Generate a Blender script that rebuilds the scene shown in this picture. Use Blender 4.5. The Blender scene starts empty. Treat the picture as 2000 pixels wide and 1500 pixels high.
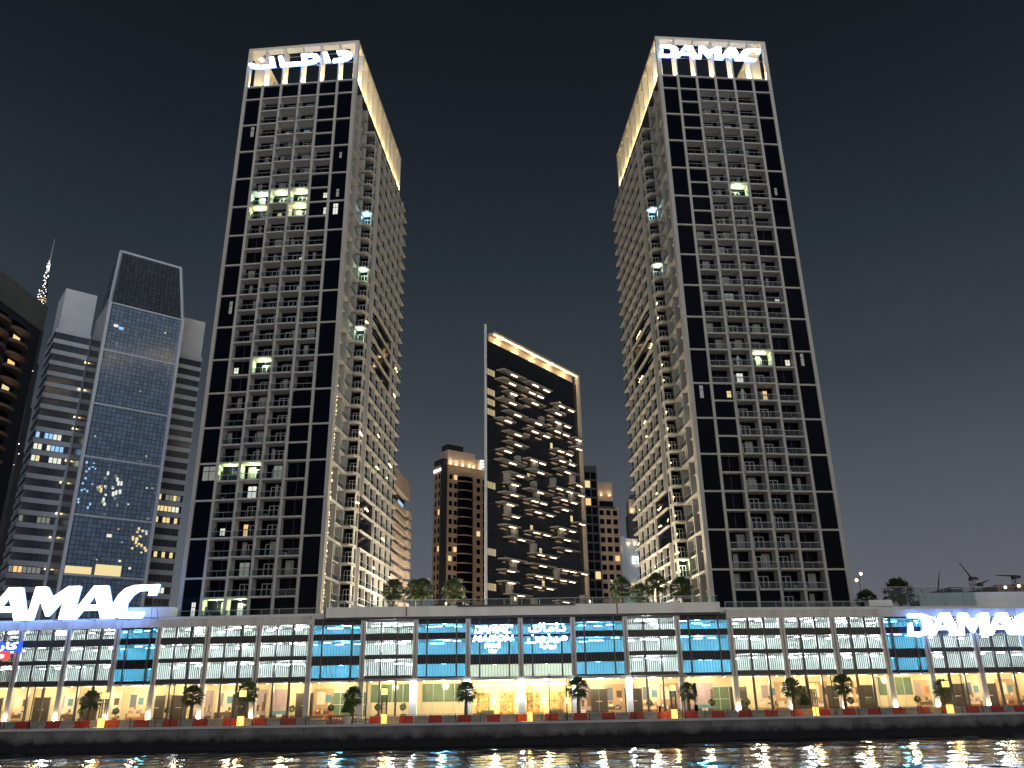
import bpy, bmesh, math, random
from math import sin, cos, pi, radians, atan2, hypot, sqrt
from mathutils import Vector, Matrix
random.seed(7)
S = bpy.context.scene
COL = S.collection

# ------------------------------------------------------------------ camera
cam_d = bpy.data.cameras.new('camera')
cam_d.sensor_fit = 'HORIZONTAL'; cam_d.sensor_width = 36.0
cam_d.lens = 36.0 * 1600 / 2000
cam_d.clip_start = 0.1; cam_d.clip_end = 12000
cam = bpy.data.objects.new('camera', cam_d); COL.objects.link(cam)
P_, R_ = radians(21.1), radians(0.85)
rgt, fwd, upv = Vector((1, 0, 0)), Vector((0, cos(P_), sin(P_))), Vector((0, -sin(P_), cos(P_)))
R2 = rgt * cos(R_) - upv * sin(R_); U2 = upv * cos(R_) + rgt * sin(R_)
cm = Matrix((R2, U2, -fwd)).transposed().to_4x4()
cm.translation = Vector((0, 0, 5.8))
cam.matrix_world = cm
S.camera = cam

# ------------------------------------------------------------------ night sky with city glow
SUN_EL, SUN_AZ = radians(-5.0), radians(12.0)
W = bpy.data.worlds.new('World'); S.world = W; W.use_nodes = True
wn, wl = W.node_tree.nodes, W.node_tree.links
wn.clear()
out = wn.new('ShaderNodeOutputWorld'); bg = wn.new('ShaderNodeBackground'); bg2 = wn.new('ShaderNodeBackground'); addw = wn.new('ShaderNodeAddShader')
tc = wn.new('ShaderNodeTexCoord'); sep = wn.new('ShaderNodeSeparateXYZ'); ramp = wn.new('ShaderNodeValToRGB')
sky = wn.new('ShaderNodeTexSky'); sky.sky_type = 'NISHITA'; sky.sun_disc = False
sky.sun_elevation = radians(-6); sky.sun_rotation = SUN_AZ + pi
wl.new(sky.outputs[0], bg2.inputs[0]); bg2.inputs[1].default_value = 0.05
wl.new(tc.outputs['Generated'], sep.inputs[0]); wl.new(sep.outputs['Z'], ramp.inputs[0])
els = ramp.color_ramp.elements
els[0].position = 0.0; els[0].color = (.130, .134, .152, 1)
els[1].position = 1.0; els[1].color = (.004, .005, .007, 1)
for p, c in ((.20, (.072, .080, .096)), (.34, (.036, .043, .054)), (.48, (.018, .025, .033)), (.60, (.0095, .0135, .0185)), (.71, (.0062, .0085, .0115))):
    e = els.new(p); e.color = (*c, 1)
wno = wn.new('ShaderNodeTexNoise'); wno.inputs['Scale'].default_value = 2.2; wno.inputs['Detail'].default_value = 5; wno.inputs['Roughness'].default_value = .6
wmr = wn.new('ShaderNodeMapRange'); wmr.inputs['From Min'].default_value = .3; wmr.inputs['From Max'].default_value = .7; wmr.inputs['To Min'].default_value = .94; wmr.inputs['To Max'].default_value = 1.06
wmx = wn.new('ShaderNodeVectorMath'); wmx.operation = 'SCALE'
wl.new(tc.outputs['Generated'], wno.inputs[0]); wl.new(wno.outputs[0], wmr.inputs[0]); wl.new(ramp.outputs[0], wmx.inputs[0]); wl.new(wmr.outputs[0], wmx.inputs['Scale'])
wl.new(wmx.outputs[0], bg.inputs[0]); bg.inputs[1].default_value = 1.0
wl.new(bg.outputs[0], addw.inputs[0]); wl.new(bg2.outputs[0], addw.inputs[1]); wl.new(addw.outputs[0], out.inputs[0])

# soft low light of the city across the canal
sd = bpy.data.lights.new('sun', 'SUN'); sd.energy = 0.92; sd.angle = radians(80); sd.color = (1.0, .97, .95)
so = bpy.data.objects.new('sun', sd); COL.objects.link(so)
so.rotation_euler = Vector((-sin(SUN_AZ) * cos(SUN_EL), cos(SUN_AZ) * cos(SUN_EL), -sin(SUN_EL))).to_track_quat('-Z', 'Y').to_euler()

S.view_settings.view_transform = 'Standard'; S.view_settings.look = 'None'
S.view_settings.exposure = 0.27; S.view_settings.gamma = 1.0; S.view_settings.use_curve_mapping = False
S.render.engine = 'CYCLES'
S.cycles.use_denoising = True; S.cycles.max_bounces = 6; S.cycles.diffuse_bounces = 3; S.cycles.glossy_bounces = 3
S.cycles.transparent_max_bounces = 12; S.cycles.caustics_reflective = False; S.cycles.caustics_refractive = False
S.cycles.sample_clamp_indirect = 4.0; S.cycles.use_light_tree = True

# ------------------------------------------------------------------ materials
M = {}
def mat(name, col, rough=.7, metal=0, emit=None, es=0, vary=0, vscale=.6, spec=None, streak=False):
    m = bpy.data.materials.new(name); m.use_nodes = True
    n, l = m.node_tree.nodes, m.node_tree.links
    b = n['Principled BSDF']
    b.inputs['Base Color'].default_value = (*col, 1); b.inputs['Roughness'].default_value = rough; b.inputs['Metallic'].default_value = metal
    if spec is not None: b.inputs['Specular IOR Level'].default_value = spec
    if emit: b.inputs['Emission Color'].default_value = (*emit, 1); b.inputs['Emission Strength'].default_value = es
    if vary:
        t = n.new('ShaderNodeTexCoord'); mp = n.new('ShaderNodeMapping'); no = n.new('ShaderNodeTexNoise')
        mp.inputs['Scale'].default_value = (1, 1, .18) if streak else (1, 1, 1)
        no.inputs['Scale'].default_value = vscale; no.inputs['Detail'].default_value = 6
        rp = n.new('ShaderNodeValToRGB'); rp.color_ramp.elements[0].position = .3; rp.color_ramp.elements[1].position = .72
        lo = [max(0, c * (1 - vary)) for c in col]; hi = [min(1, c * (1 + vary * .6)) for c in col]
        rp.color_ramp.elements[0].color = (*lo, 1); rp.color_ramp.elements[1].color = (*hi, 1)
        l.new(t.outputs['Object'], mp.inputs[0]); l.new(mp.outputs[0], no.inputs[0]); l.new(no.outputs[0], rp.inputs[0]); l.new(rp.outputs[0], b.inputs['Base Color'])
    M[name] = m
    return m
def glassmat(name, tint, gloss=.12, rough=.03):
    m = bpy.data.materials.new(name); m.use_nodes = True
    n, l = m.node_tree.nodes, m.node_tree.links
    n.remove(n['Principled BSDF']); o = n['Material Output']
    tr = n.new('ShaderNodeBsdfTransparent'); gl = n.new('ShaderNodeBsdfGlossy'); mx = n.new('ShaderNodeMixShader')
    tr.inputs[0].default_value = (*tint, 1); gl.inputs['Roughness'].default_value = rough; mx.inputs[0].default_value = gloss
    l.new(tr.outputs[0], mx.inputs[1]); l.new(gl.outputs[0], mx.inputs[2]); l.new(mx.outputs[0], o.inputs[0])
    M[name] = m
def artmat(name, cols, scale):
    m = bpy.data.materials.new(name); m.use_nodes = True
    n, l = m.node_tree.nodes, m.node_tree.links; b = n['Principled BSDF']
    t = n.new('ShaderNodeTexCoord'); no = n.new('ShaderNodeTexNoise'); vo = n.new('ShaderNodeTexVoronoi'); rp = n.new('ShaderNodeValToRGB'); mx = n.new('ShaderNodeMath'); mx.operation = 'MULTIPLY_ADD'; mx.inputs[1].default_value = .45
    oi = n.new('ShaderNodeObjectInfo'); ad = n.new('ShaderNodeVectorMath'); ad.operation = 'ADD'; sx = n.new('ShaderNodeSeparateColor'); m2 = n.new('ShaderNodeMath'); m2.operation = 'MULTIPLY'; m2.inputs[1].default_value = .6
    vo.distance = 'CHEBYCHEV'; vo.inputs['Scale'].default_value = scale * .9; no.inputs['Scale'].default_value = scale * 1.6; no.inputs['Detail'].default_value = 5
    e = rp.color_ramp.elements
    e[0].position = .2; e[0].color = (*cols[0], 1); e[1].position = .85; e[1].color = (*cols[-1], 1)
    for i, c in enumerate(cols[1:-1]):
        q = e.new(.2 + .65 * (i + 1) / (len(cols) - 1)); q.color = (*c, 1)
    l.new(t.outputs['Object'], ad.inputs[0]); l.new(oi.outputs['Location'], ad.inputs[1])
    l.new(ad.outputs[0], no.inputs[0]); l.new(ad.outputs[0], vo.inputs[0]); l.new(vo.outputs['Color'], sx.inputs[0]); l.new(sx.outputs[0], m2.inputs[0])
    l.new(no.outputs[0], mx.inputs[0]); l.new(m2.outputs[0], mx.inputs[2]); l.new(mx.outputs[0], rp.inputs[0]); l.new(rp.outputs[0], b.inputs['Base Color'])
    b.inputs['Roughness'].default_value = .5
    M[name] = m
mat('concrete', (.50, .485, .455), .8, vary=.16, vscale=.5, streak=True)
mat('concrete_in', (.60, .585, .55), .85, vary=.12, vscale=.8)
mat('crown', (.74, .69, .56), .7, vary=.06, vscale=.8)
mat('podium_con', (.66, .64, .62), .75, vary=.2, vscale=.7, streak=True)
mat('podium_white', (.86, .87, .85), .6, vary=.10, vscale=.4, streak=True)
mat('dark_panel', (.045, .042, .042), .55, vary=.15)
mat('dark_glass', (.005, .006, .011), .04, spec=.016)
mat('blue_spandrel', (.012, .016, .026), .06, spec=.2)
mat('mullion', (.075, .072, .070), .5, .2)
mat('grey_metal', (.22, .22, .22), .45, .5)
mat('rail_metal', (.42, .43, .43), .4, .3)
mat('frame_white', (.55, .56, .55), .5)
mat('slat', (.07, .07, .07), .6, .1)
mat('fabric', (.33, .32, .29), .9, vary=.15, vscale=2)
mat('slab', (.40, .40, .39), .85, vary=.1)
mat('carpark_wall', (.62, .66, .64), .8, vary=.1, vscale=.3)
mat('shop_wall', (.66, .57, .38), .8, vary=.06, vscale=.4)
mat('shop_floor', (.40, .33, .22), .35)
mat('brown_door', (.028, .021, .017), .45, vary=.1)
mat('green_pane', (.10, .15, .09), .12)
mat('asphalt', (.05, .05, .05), .9, vary=.2, vscale=.3)
mat('paving', (.26, .25, .24), .8, vary=.2, vscale=.9)
mat('quay_stone', (.24, .235, .24), .85, vary=.45, vscale=.35)
m = M['quay_stone']; n, l = m.node_tree.nodes, m.node_tree.links; b = n['Principled BSDF']
src = b.inputs['Base Color'].links[0].from_socket
t = n.new('ShaderNodeNewGeometry'); sp_ = n.new('ShaderNodeSeparateXYZ'); no = n.new('ShaderNodeTexNoise'); no.inputs['Scale'].default_value = .7; no.inputs['Detail'].default_value = 6
ma = n.new('ShaderNodeMath'); ma.operation = 'MULTIPLY_ADD'; ma.inputs[1].default_value = 1.5
rp = n.new('ShaderNodeMapRange'); rp.inputs['From Min'].default_value = 1.9; rp.inputs['From Max'].default_value = 2.7
mx = n.new('ShaderNodeMix'); mx.data_type = 'RGBA'; mx.inputs[6].default_value = (.018, .019, .022, 1)
l.new(t.outputs['Position'], sp_.inputs[0]); l.new(t.outputs['Position'], no.inputs[0]); l.new(no.outputs[0], ma.inputs[0]); l.new(sp_.outputs['Z'], ma.inputs[2]); l.new(ma.outputs[0], rp.inputs[0])
l.new(rp.outputs[0], mx.inputs[0]); l.new(src, mx.inputs[7]); l.new(mx.outputs[2], b.inputs['Base Color'])
mat('coping', (.62, .62, .64), .6, vary=.1)
mat('barrier_red', (.42, .045, .03), .5, vary=.2, vscale=2)
mat('barrier_white', (.30, .29, .27), .55, vary=.22, vscale=2)
mat('black_metal', (.018, .018, .018), .5, .3)
mat('trunk', (.16, .11, .07), .9, vary=.35, vscale=3)
mat('palm_leaf', (.055, .095, .035), .6, vary=.4, vscale=1.2)
mat('shrub_leaf', (.05, .09, .03), .6, vary=.4, vscale=3)
mat('pot', (.22, .20, .18), .7, vary=.15)
mat('soil', (.05, .035, .025), .95)
mat('office_white', (.80, .88, .98), .6, vary=.1, vscale=.2)  # blue light of the roof sign is put into these three office colours
mat('office_band', (.74, .83, .97), .6, vary=.15, vscale=.2)
mat('office_frame', (.64, .73, .88), .5, .2)
mat('peach', (.74, .62, .50), .7, vary=.12, vscale=.25)
mat('beige', (.50, .38, .28), .75, vary=.15, vscale=.3)
mat('maroon', (.20, .13, .10), .7, vary=.1)
mat('far_dark', (.030, .034, .044), .5)
mat('far_grey', (.16, .17, .17), .8, vary=.2, vscale=.1)
mat('far_brown', (.42, .25, .18), .8, vary=.2, vscale=.1)
mat('burj', (.085, .09, .10), .4, .4, vary=.2, vscale=.05)
mat('tower_slab', (.50, .48, .45), .7, vary=.15, vscale=.3)
mat('crane', (.03, .03, .035), .6)
glassmat('rail_glass', (.80, .85, .86), .012)
glassmat('blue_glass', (.36, .70, .88), .06)
glassmat('clear_glass', (.86, .90, .88), .07)
glassmat('lobby_glass', (.93, .93, .84), .05)
# office curtain wall: grid of panes, slight colour variation from pane to pane
def curtain(name, base, sx, sz, es=0):
    m = bpy.data.materials.new(name); m.use_nodes = True
    n, l = m.node_tree.nodes, m.node_tree.links; b = n['Principled BSDF']
    t = n.new('ShaderNodeTexCoord'); mp = n.new('ShaderNodeMapping'); br = n.new('ShaderNodeTexBrick')
    mp.inputs['Rotation'].default_value = (radians(90), 0, 0)
    br.offset = 0; br.inputs['Scale'].default_value = 1; br.inputs['Mortar Size'].default_value = .06
    br.inputs['Brick Width'].default_value = sx; br.inputs['Row Height'].default_value = sz
    br.inputs['Color1'].default_value = (*[c * .82 for c in base], 1); br.inputs['Color2'].default_value = (*[c * 1.22 for c in base], 1); br.inputs['Mortar'].default_value = (.02, .022, .026, 1)
    l.new(t.outputs['Object'], mp.inputs[0]); l.new(mp.outputs[0], br.inputs[0]); l.new(br.outputs[0], b.inputs['Base Color'])
    b.inputs['Roughness'].default_value = .16
    M[name] = m
curtain('curtain', (.20, .29, .44), 1.25, 1.3)  # glass tone pushed bluer, sign glow worked into the base colour
curtain('top_curtain', (.075, .095, .125), 1.25, 1.3)
curtain('window_strip', (.07, .095, .14), 1.2, 4.0)
curtain('dark_curtain', (.012, .014, .018), 2.2, 3.5)
def emis(name, col, s): mat(name, (.02, .02, .02), .6, emit=col, es=s)
emis('sign_face', (.93, .95, 1.0), 6.0)
emis('sign_side', (.20, .38, 1.0), 4.0)  # letter sides glow blue to stand in for the halo round the signs
emis('small_sign', (.90, .95, 1.0), 1.6)
emis('tube', (.88, .92, 1.0), 40.0)
emis('balc_lamp', (.95, 1.0, .72), 22.0)
emis('warm_lamp', (1.0, .80, .45), 20.0)
emis('crown_lamp', (1.0, .84, .50), 10.0)
emis('lantern', (1.0, .62, .16), 2.2)
emis('lantern_base', (1.0, .56, .10), 2.0)
emis('down_lamp', (1.0, .86, .55), 14.0)
emis('white_lamp', (.88, .94, 1.0), 16.0)
emis('bar_lamp', (1.0, .66, .40), 7.0)
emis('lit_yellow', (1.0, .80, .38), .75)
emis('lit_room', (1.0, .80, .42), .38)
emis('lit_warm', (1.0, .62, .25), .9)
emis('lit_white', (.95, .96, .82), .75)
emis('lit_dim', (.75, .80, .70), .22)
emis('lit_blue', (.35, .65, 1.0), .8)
emis('lit_teal', (.30, .75, .70), .35)
emis('lit_green', (.75, 1.0, .55), .55)
emis('strip_gold', (1.0, .74, .36), 3.2)
emis('carre_blue', (.03, .13, 1.0), 1.0)
emis('carre_red', (1.0, .08, .06), 1.0)
emis('spark', (.9, .9, 1.0), 4.0)
emis('bulb', (1.0, .74, .34), 7.0)
artmat('art_a', [(.16, .07, .04), (.50, .24, .10), (.62, .46, .30), (.75, .62, .45)], .7)
artmat('art_b', [(.10, .08, .08), (.34, .19, .13), (.66, .55, .42), (.55, .40, .28)], .8)
artmat('art_c', [(.09, .08, .07), (.36, .26, .30), (.62, .42, .24), (.42, .40, .40)], .6)
artmat('art_lobby', [(.20, .08, .02), (.60, .34, .09), (.09, .04, .02), (.75, .52, .20)], 1.8)

# water
m = bpy.data.materials.new('water'); m.use_nodes = True
n, l = m.node_tree.nodes, m.node_tree.links; b = n['Principled BSDF']
b.inputs['Base Color'].default_value = (.006, .008, .011, 1); b.inputs['Roughness'].default_value = .07; b.inputs['IOR'].default_value = 1.5
t = n.new('ShaderNodeTexCoord')
def wave(scale, sc, dist, prev=None, det=3):
    mp = n.new('ShaderNodeMapping'); mp.inputs['Scale'].default_value = sc
    no = n.new('ShaderNodeTexNoise'); no.inputs['Scale'].default_value = scale; no.inputs['Detail'].default_value = det; no.inputs['Roughness'].default_value = .55
    bp = n.new('ShaderNodeBump'); bp.inputs['Strength'].default_value = 1.0; bp.inputs['Distance'].default_value = dist
    l.new(t.outputs['Object'], mp.inputs[0]); l.new(mp.outputs[0], no.inputs[0]); l.new(no.outputs[0], bp.inputs['Height'])
    if prev: l.new(prev.outputs[0], bp.inputs['Normal'])
    return bp
w1 = wave(1.6, (.7, 1.3, 1), .018)
l.new(w1.outputs[0], b.inputs['Normal'])
M['water'] = m

# ------------------------------------------------------------------ helpers
class MB:
    def __init__(s): s.v, s.f, s.m, s.mats = [], [], [], []
    def mi(s, name):
        if name not in s.mats: s.mats.append(name)
        return s.mats.index(name)
    def face(s, pts, mt):
        k = len(s.v); s.v += [tuple(p) for p in pts]; s.f.append(tuple(range(k, k + len(pts)))); s.m.append(s.mi(mt)); return s
    def box(s, x0, x1, y0, y1, z0, z1, mt):
        k = len(s.v)
        s.v += [(x0, y0, z0), (x1, y0, z0), (x1, y1, z0), (x0, y1, z0), (x0, y0, z1), (x1, y0, z1), (x1, y1, z1), (x0, y1, z1)]
        i = s.mi(mt)
        for f in ((0, 3, 2, 1), (4, 5, 6, 7), (0, 1, 5, 4), (1, 2, 6, 5), (2, 3, 7, 6), (3, 0, 4, 7)):
            s.f.append(tuple(k + q for q in f)); s.m.append(i)
        return s
    def prism(s, poly, z0, z1, mt):
        k, nn = len(s.v), len(poly)
        s.v += [(x, y, z0) for x, y in poly] + [(x, y, z1) for x, y in poly]
        i = s.mi(mt)
        s.f.append(tuple(k + q for q in reversed(range(nn)))); s.m.append(i)
        s.f.append(tuple(k + nn + q for q in range(nn))); s.m.append(i)
        for q in range(nn):
            s.f.append((k + q, k + (q + 1) % nn, k + nn + (q + 1) % nn, k + nn + q)); s.m.append(i)
        return s
    def lathe(s, prof, mt, cx=0, cy=0, nn=10, sx=1, sy=1):
        i = s.mi(mt); k = len(s.v)
        for r, z in prof:
            for q in range(nn):
                a = 2 * pi * q / nn; s.v.append((cx + r * cos(a) * sx, cy + r * sin(a) * sy, z))
        for j in range(len(prof) - 1):
            for q in range(nn):
                s.f.append((k + j * nn + q, k + j * nn + (q + 1) % nn, k + (j + 1) * nn + (q + 1) % nn, k + (j + 1) * nn + q)); s.m.append(i)
        s.f.append(tuple(k + q for q in reversed(range(nn)))); s.m.append(i)
        e = k + (len(prof) - 1) * nn
        s.f.append(tuple(e + q for q in range(nn))); s.m.append(i)
        return s
    def bar(s, p, q, r, mt, nn=4, r2=None):
        p, q = Vector(p), Vector(q); d = (q - p).normalized()
        a = d.orthogonal().normalized(); c = d.cross(a); k = len(s.v); i = s.mi(mt); r2 = r if r2 is None else r2
        for pt, rr in ((p, r), (q, r2)):
            for j in range(nn):
                an = 2 * pi * (j + .5) / nn; s.v.append(tuple(pt + (a * cos(an) + c * sin(an)) * rr))
        for j in range(nn):
            s.f.append((k + j, k + (j + 1) % nn, k + nn + (j + 1) % nn, k + nn + j)); s.m.append(i)
        s.f.append(tuple(k + j for j in reversed(range(nn)))); s.m.append(i)
        s.f.append(tuple(k + nn + j for j in range(nn))); s.m.append(i)
        return s
    def mesh(s, name):
        me = bpy.data.meshes.new(name); me.from_pydata(s.v, [], s.f)
        for mt in s.mats: me.materials.append(M[mt])
        me.polygons.foreach_set('material_index', s.m); me.update()
        return me
    def obj(s, name, parent=None, loc=(0, 0, 0), rz=0, kind=None):
        return inst(name, s.mesh(name), parent, loc, rz, kind=kind)
def inst(name, me, parent=None, loc=(0, 0, 0), rz=0, sc=None, kind=None):
    o = bpy.data.objects.new(name, me); COL.objects.link(o)
    o.location = loc; o.rotation_euler = (0, 0, rz)
    if sc: o.scale = sc
    if parent: o.parent = parent
    if kind: o['kind'] = kind
    return o
def thing(name, label, cat, loc=(0, 0, 0), rz=0, sc=None, group=None):
    o = inst(name, None, None, loc, rz, sc); return tag(o, label, cat, group)
def tag(o, label, cat, group=None):
    o['label'] = label; o['category'] = cat
    if group: o['group'] = group
    return o
CACHE = {}
def cached(key, fn):
    if key not in CACHE: CACHE[key] = fn().mesh(str(key[0]))
    return CACHE[key]
def lamp(name, parent, loc, energy, col, r=.12, spot=None):
    d = CACHE.get(('L', energy, col, r, spot))
    if not d:
        d = bpy.data.lights.new(name, 'SPOT' if spot else 'POINT'); d.energy = energy; d.color = col; d.shadow_soft_size = r
        if spot: d.spot_size = radians(spot); d.spot_blend = .6
        CACHE[('L', energy, col, r, spot)] = d
    return inst(name, d, parent, loc)
def text_mesh(body, size, mats=('small_sign', 'small_sign'), extrude=.05, shear=0, bold=0, sx=1):
    c = bpy.data.curves.new('t', 'FONT'); c.body = body; c.size = size; c.extrude = extrude; c.shear = shear; c.offset = bold; c.resolution_u = 2
    return _curve(c, mats, sx)
def poly_mesh(polys, mats, extrude):
    c = bpy.data.curves.new('t', 'CURVE'); c.dimensions = '2D'; c.fill_mode = 'BOTH'; c.extrude = extrude
    for p in polys:
        sp = c.splines.new('POLY'); sp.points.add(len(p) - 1); sp.use_cyclic_u = True
        for i, (x, y) in enumerate(p): sp.points[i].co = (x, y, 0, 1)
    return _curve(c, mats, 1)
def _curve(c, mats, sx):
    o = bpy.data.objects.new('t', c); COL.objects.link(o)
    me = bpy.data.meshes.new_from_object(o.evaluated_get(bpy.context.evaluated_depsgraph_get()))
    bpy.data.objects.remove(o); me.materials.clear()
    for mt in mats: me.materials.append(M[mt])
    # stand it upright: x stays, y -> z, front faces -y
    me.transform(Matrix(((sx, 0, 0, 0), (0, 0, -1, 0), (0, 1, 0, 0), (0, 0, 0, 1))))
    me.update()
    for p in me.polygons: p.material_index = 0 if p.normal.y < -.7 else 1
    return me

# ------------------------------------------------------------------ the setting
QUAY = [(-420, 116), (-90, 119), (0, 120.5), (80, 134.5), (300, 172)]
def quay_y(x):
    for (a, ya), (b_, yb) in zip(QUAY, QUAY[1:]):
        if a <= x <= b_: return ya + (yb - ya) * (x - a) / (b_ - a)
    return 120
random.seed(42)
wv = []
for lam, sl, cnt in ((11.0, .016, 4), (6.0, .020, 5), (3.4, .022, 6), (2.0, .022, 6)):
    for _ in range(cnt):
        th = random.gauss(pi / 2, .62); lm = lam * random.uniform(.75, 1.3); k_ = 2 * pi / lm
        wv.append((k_ * cos(th), k_ * sin(th), random.uniform(0, 6.28), sl / k_))
ST = .42
wx = [-900, -400, -160] + [-112 + ST * i for i in range(int(224 / ST) + 1)] + [160, 400, 900]
wy = [-12, 20, 45] + [60 + ST * i for i in range(int(84 / ST) + 1)] + [170, 240]
import numpy as np
X, Y = np.meshgrid(np.array(wx), np.array(wy)); Zw = np.zeros_like(X)
for kx, ky, ph, am in wv: Zw += am * np.sin(kx * X + ky * Y + ph)
Zw *= ((np.abs(X) < 111) & (Y > 59) & (Y < 145)); Zw += .12
nx_, ny_ = len(wx), len(wy)
wm = bpy.data.meshes.new('water')
vv = np.stack([X.ravel(), Y.ravel(), Zw.ravel()], 1)
ii = (np.arange(ny_ - 1)[:, None] * nx_ + np.arange(nx_ - 1)[None, :]).ravel()
ff = np.stack([ii, ii + 1, ii + nx_ + 1, ii + nx_], 1)
wm.vertices.add(len(vv)); wm.vertices.foreach_set('co', vv.astype('f4').ravel())
wm.loops.add(ff.size); wm.loops.foreach_set('vertex_index', ff.astype('i4').ravel())
wm.polygons.add(len(ff)); wm.polygons.foreach_set('loop_start', (np.arange(len(ff)) * 4).astype('i4')); wm.polygons.foreach_set('use_smooth', np.ones(len(ff), dtype=bool))
wm.update(calc_edges=True); wm.materials.append(M['water'])
inst('water', wm, kind='structure')
gb = MB().face([(-420, 150, 2.6), (300, 176, 2.6), (5000, 200, 2.6), (5000, 6000, 2.6), (-5000, 6000, 2.6), (-5000, 140, 2.6)], 'asphalt'); gb.obj('ground', kind='structure')
pb = MB()
pb.face([(x, y, 3.0) for x, y in QUAY] + [(300, 200, 3.0), (-420, 200, 3.0)], 'paving')
prom = pb.obj('promenade', kind='structure')
# quay wall: capped by a pale coping, built of large blocks in courses
qw = inst('quay_wall', None); tag(qw, 'dark stained stone quay wall rising from the canal water', 'quay wall')
random.seed(3)
for (a, ya), (b_, yb) in zip(QUAY, QUAY[1:]):
    L = hypot(b_ - a, yb - ya); rz = atan2(yb - ya, b_ - a)
    MB().box(0, L, .15, 1.2, -1.5, 2.72, 'quay_stone').obj('backing', qw, (a, ya, 0), rz)
    cop = MB().box(0, L, -.18, 1.0, 2.74, 3.06, 'coping').obj('coping', qw, (a, ya, 0), rz)
    if b_ < -85 or a > 85: continue
    for row in range(3):
        x = -random.random() * 3
        while x < L:
            w_ = 4.2; x1 = min(x + w_ - .05, L); x0 = max(x, 0)
            if x1 - x0 > .4 and -84 < a + x0 < 92:
                MB().box(x0, x1, random.uniform(0, .05), .15, -.1 + row * .95, .8 + row * .95, 'quay_stone').obj('stone_block', qw, (a, ya, 0), rz)
            x += w_

# ------------------------------------------------------------------ residential towers
H = 3.594; ZT = 115.2; BW = 4.4; TW = 26.4; TD = 45.0
def rowz(r): return ZT - r * H
STEP0, STEP1 = 26.4, 29.6
def cell_mesh(w, lip, depth=1.9):
    b = MB(); h = H - .34
    b.face([(0, depth, 0), (w, depth, 0), (w, depth, h), (0, depth, h)], 'dark_glass')
    b.face([(0, .5, h), (w, .5, h), (w, depth, h), (0, depth, h)], 'concrete_in')
    b.face([(0, .5, 0), (w, .5, 0), (w, depth, 0), (0, depth, 0)], 'slab')
    b.face([(0, .5, 0), (0, depth, 0), (0, depth, h), (0, .5, h)], 'concrete_in')
    b.face([(w, .5, 0), (w, depth, 0), (w, depth, h), (w, .5, h)], 'concrete_in')
    if lip:
        b.box(.02, w - .02, -.5, -.06, -.30, .0, 'concrete')
    else:
        b.box(.02, w - .02, -.16, -.06, -.30, .0, 'concrete')
    # dark glazing bars on the back wall
    for x in (.02, w * .5, w - .08): b.box(x, x + .06, depth - .07, depth - .02, .02, h - .02, 'mullion')
    return b
def rail_mesh(w, y, ret=0):
    b = MB()
    b.box(.04, w - .04, y, y + .03, .12, 1.06, 'rail_glass')
    b.box(.0, w, y - .03, y + .05, 1.07, 1.14, 'rail_metal')
    for x in (.05, w * .5, w - .09): b.box(x, x + .05, y + .04, y + .09, 0, 1.06, 'rail_metal')
    return b
def door_mesh(y, w=1.9, h=2.45):
    b = MB()
    for x in (0, w / 2 - .05, w - .1): b.box(x, x + .1, y - .07, y - .015, .02, h, 'frame_white')
    b.box(.1, w - .1, y - .07, y - .015, h - .1, h - .005, 'frame_white')
    return b
def pane_mesh(w, h, d=.05):
    return MB().box(0, w, 0, d, 0, h, 'dark_glass')
def lit_mesh(w, h, mt):
    b = MB(); b.box(0, w, 0, .03, 0, h, mt)
    b.box(w * .47, w * .53, -.04, -.005, 0, h, 'mullion'); b.box(0, w, -.05, -.005, h * .62, h * .67, 'mullion')
    return b

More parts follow.
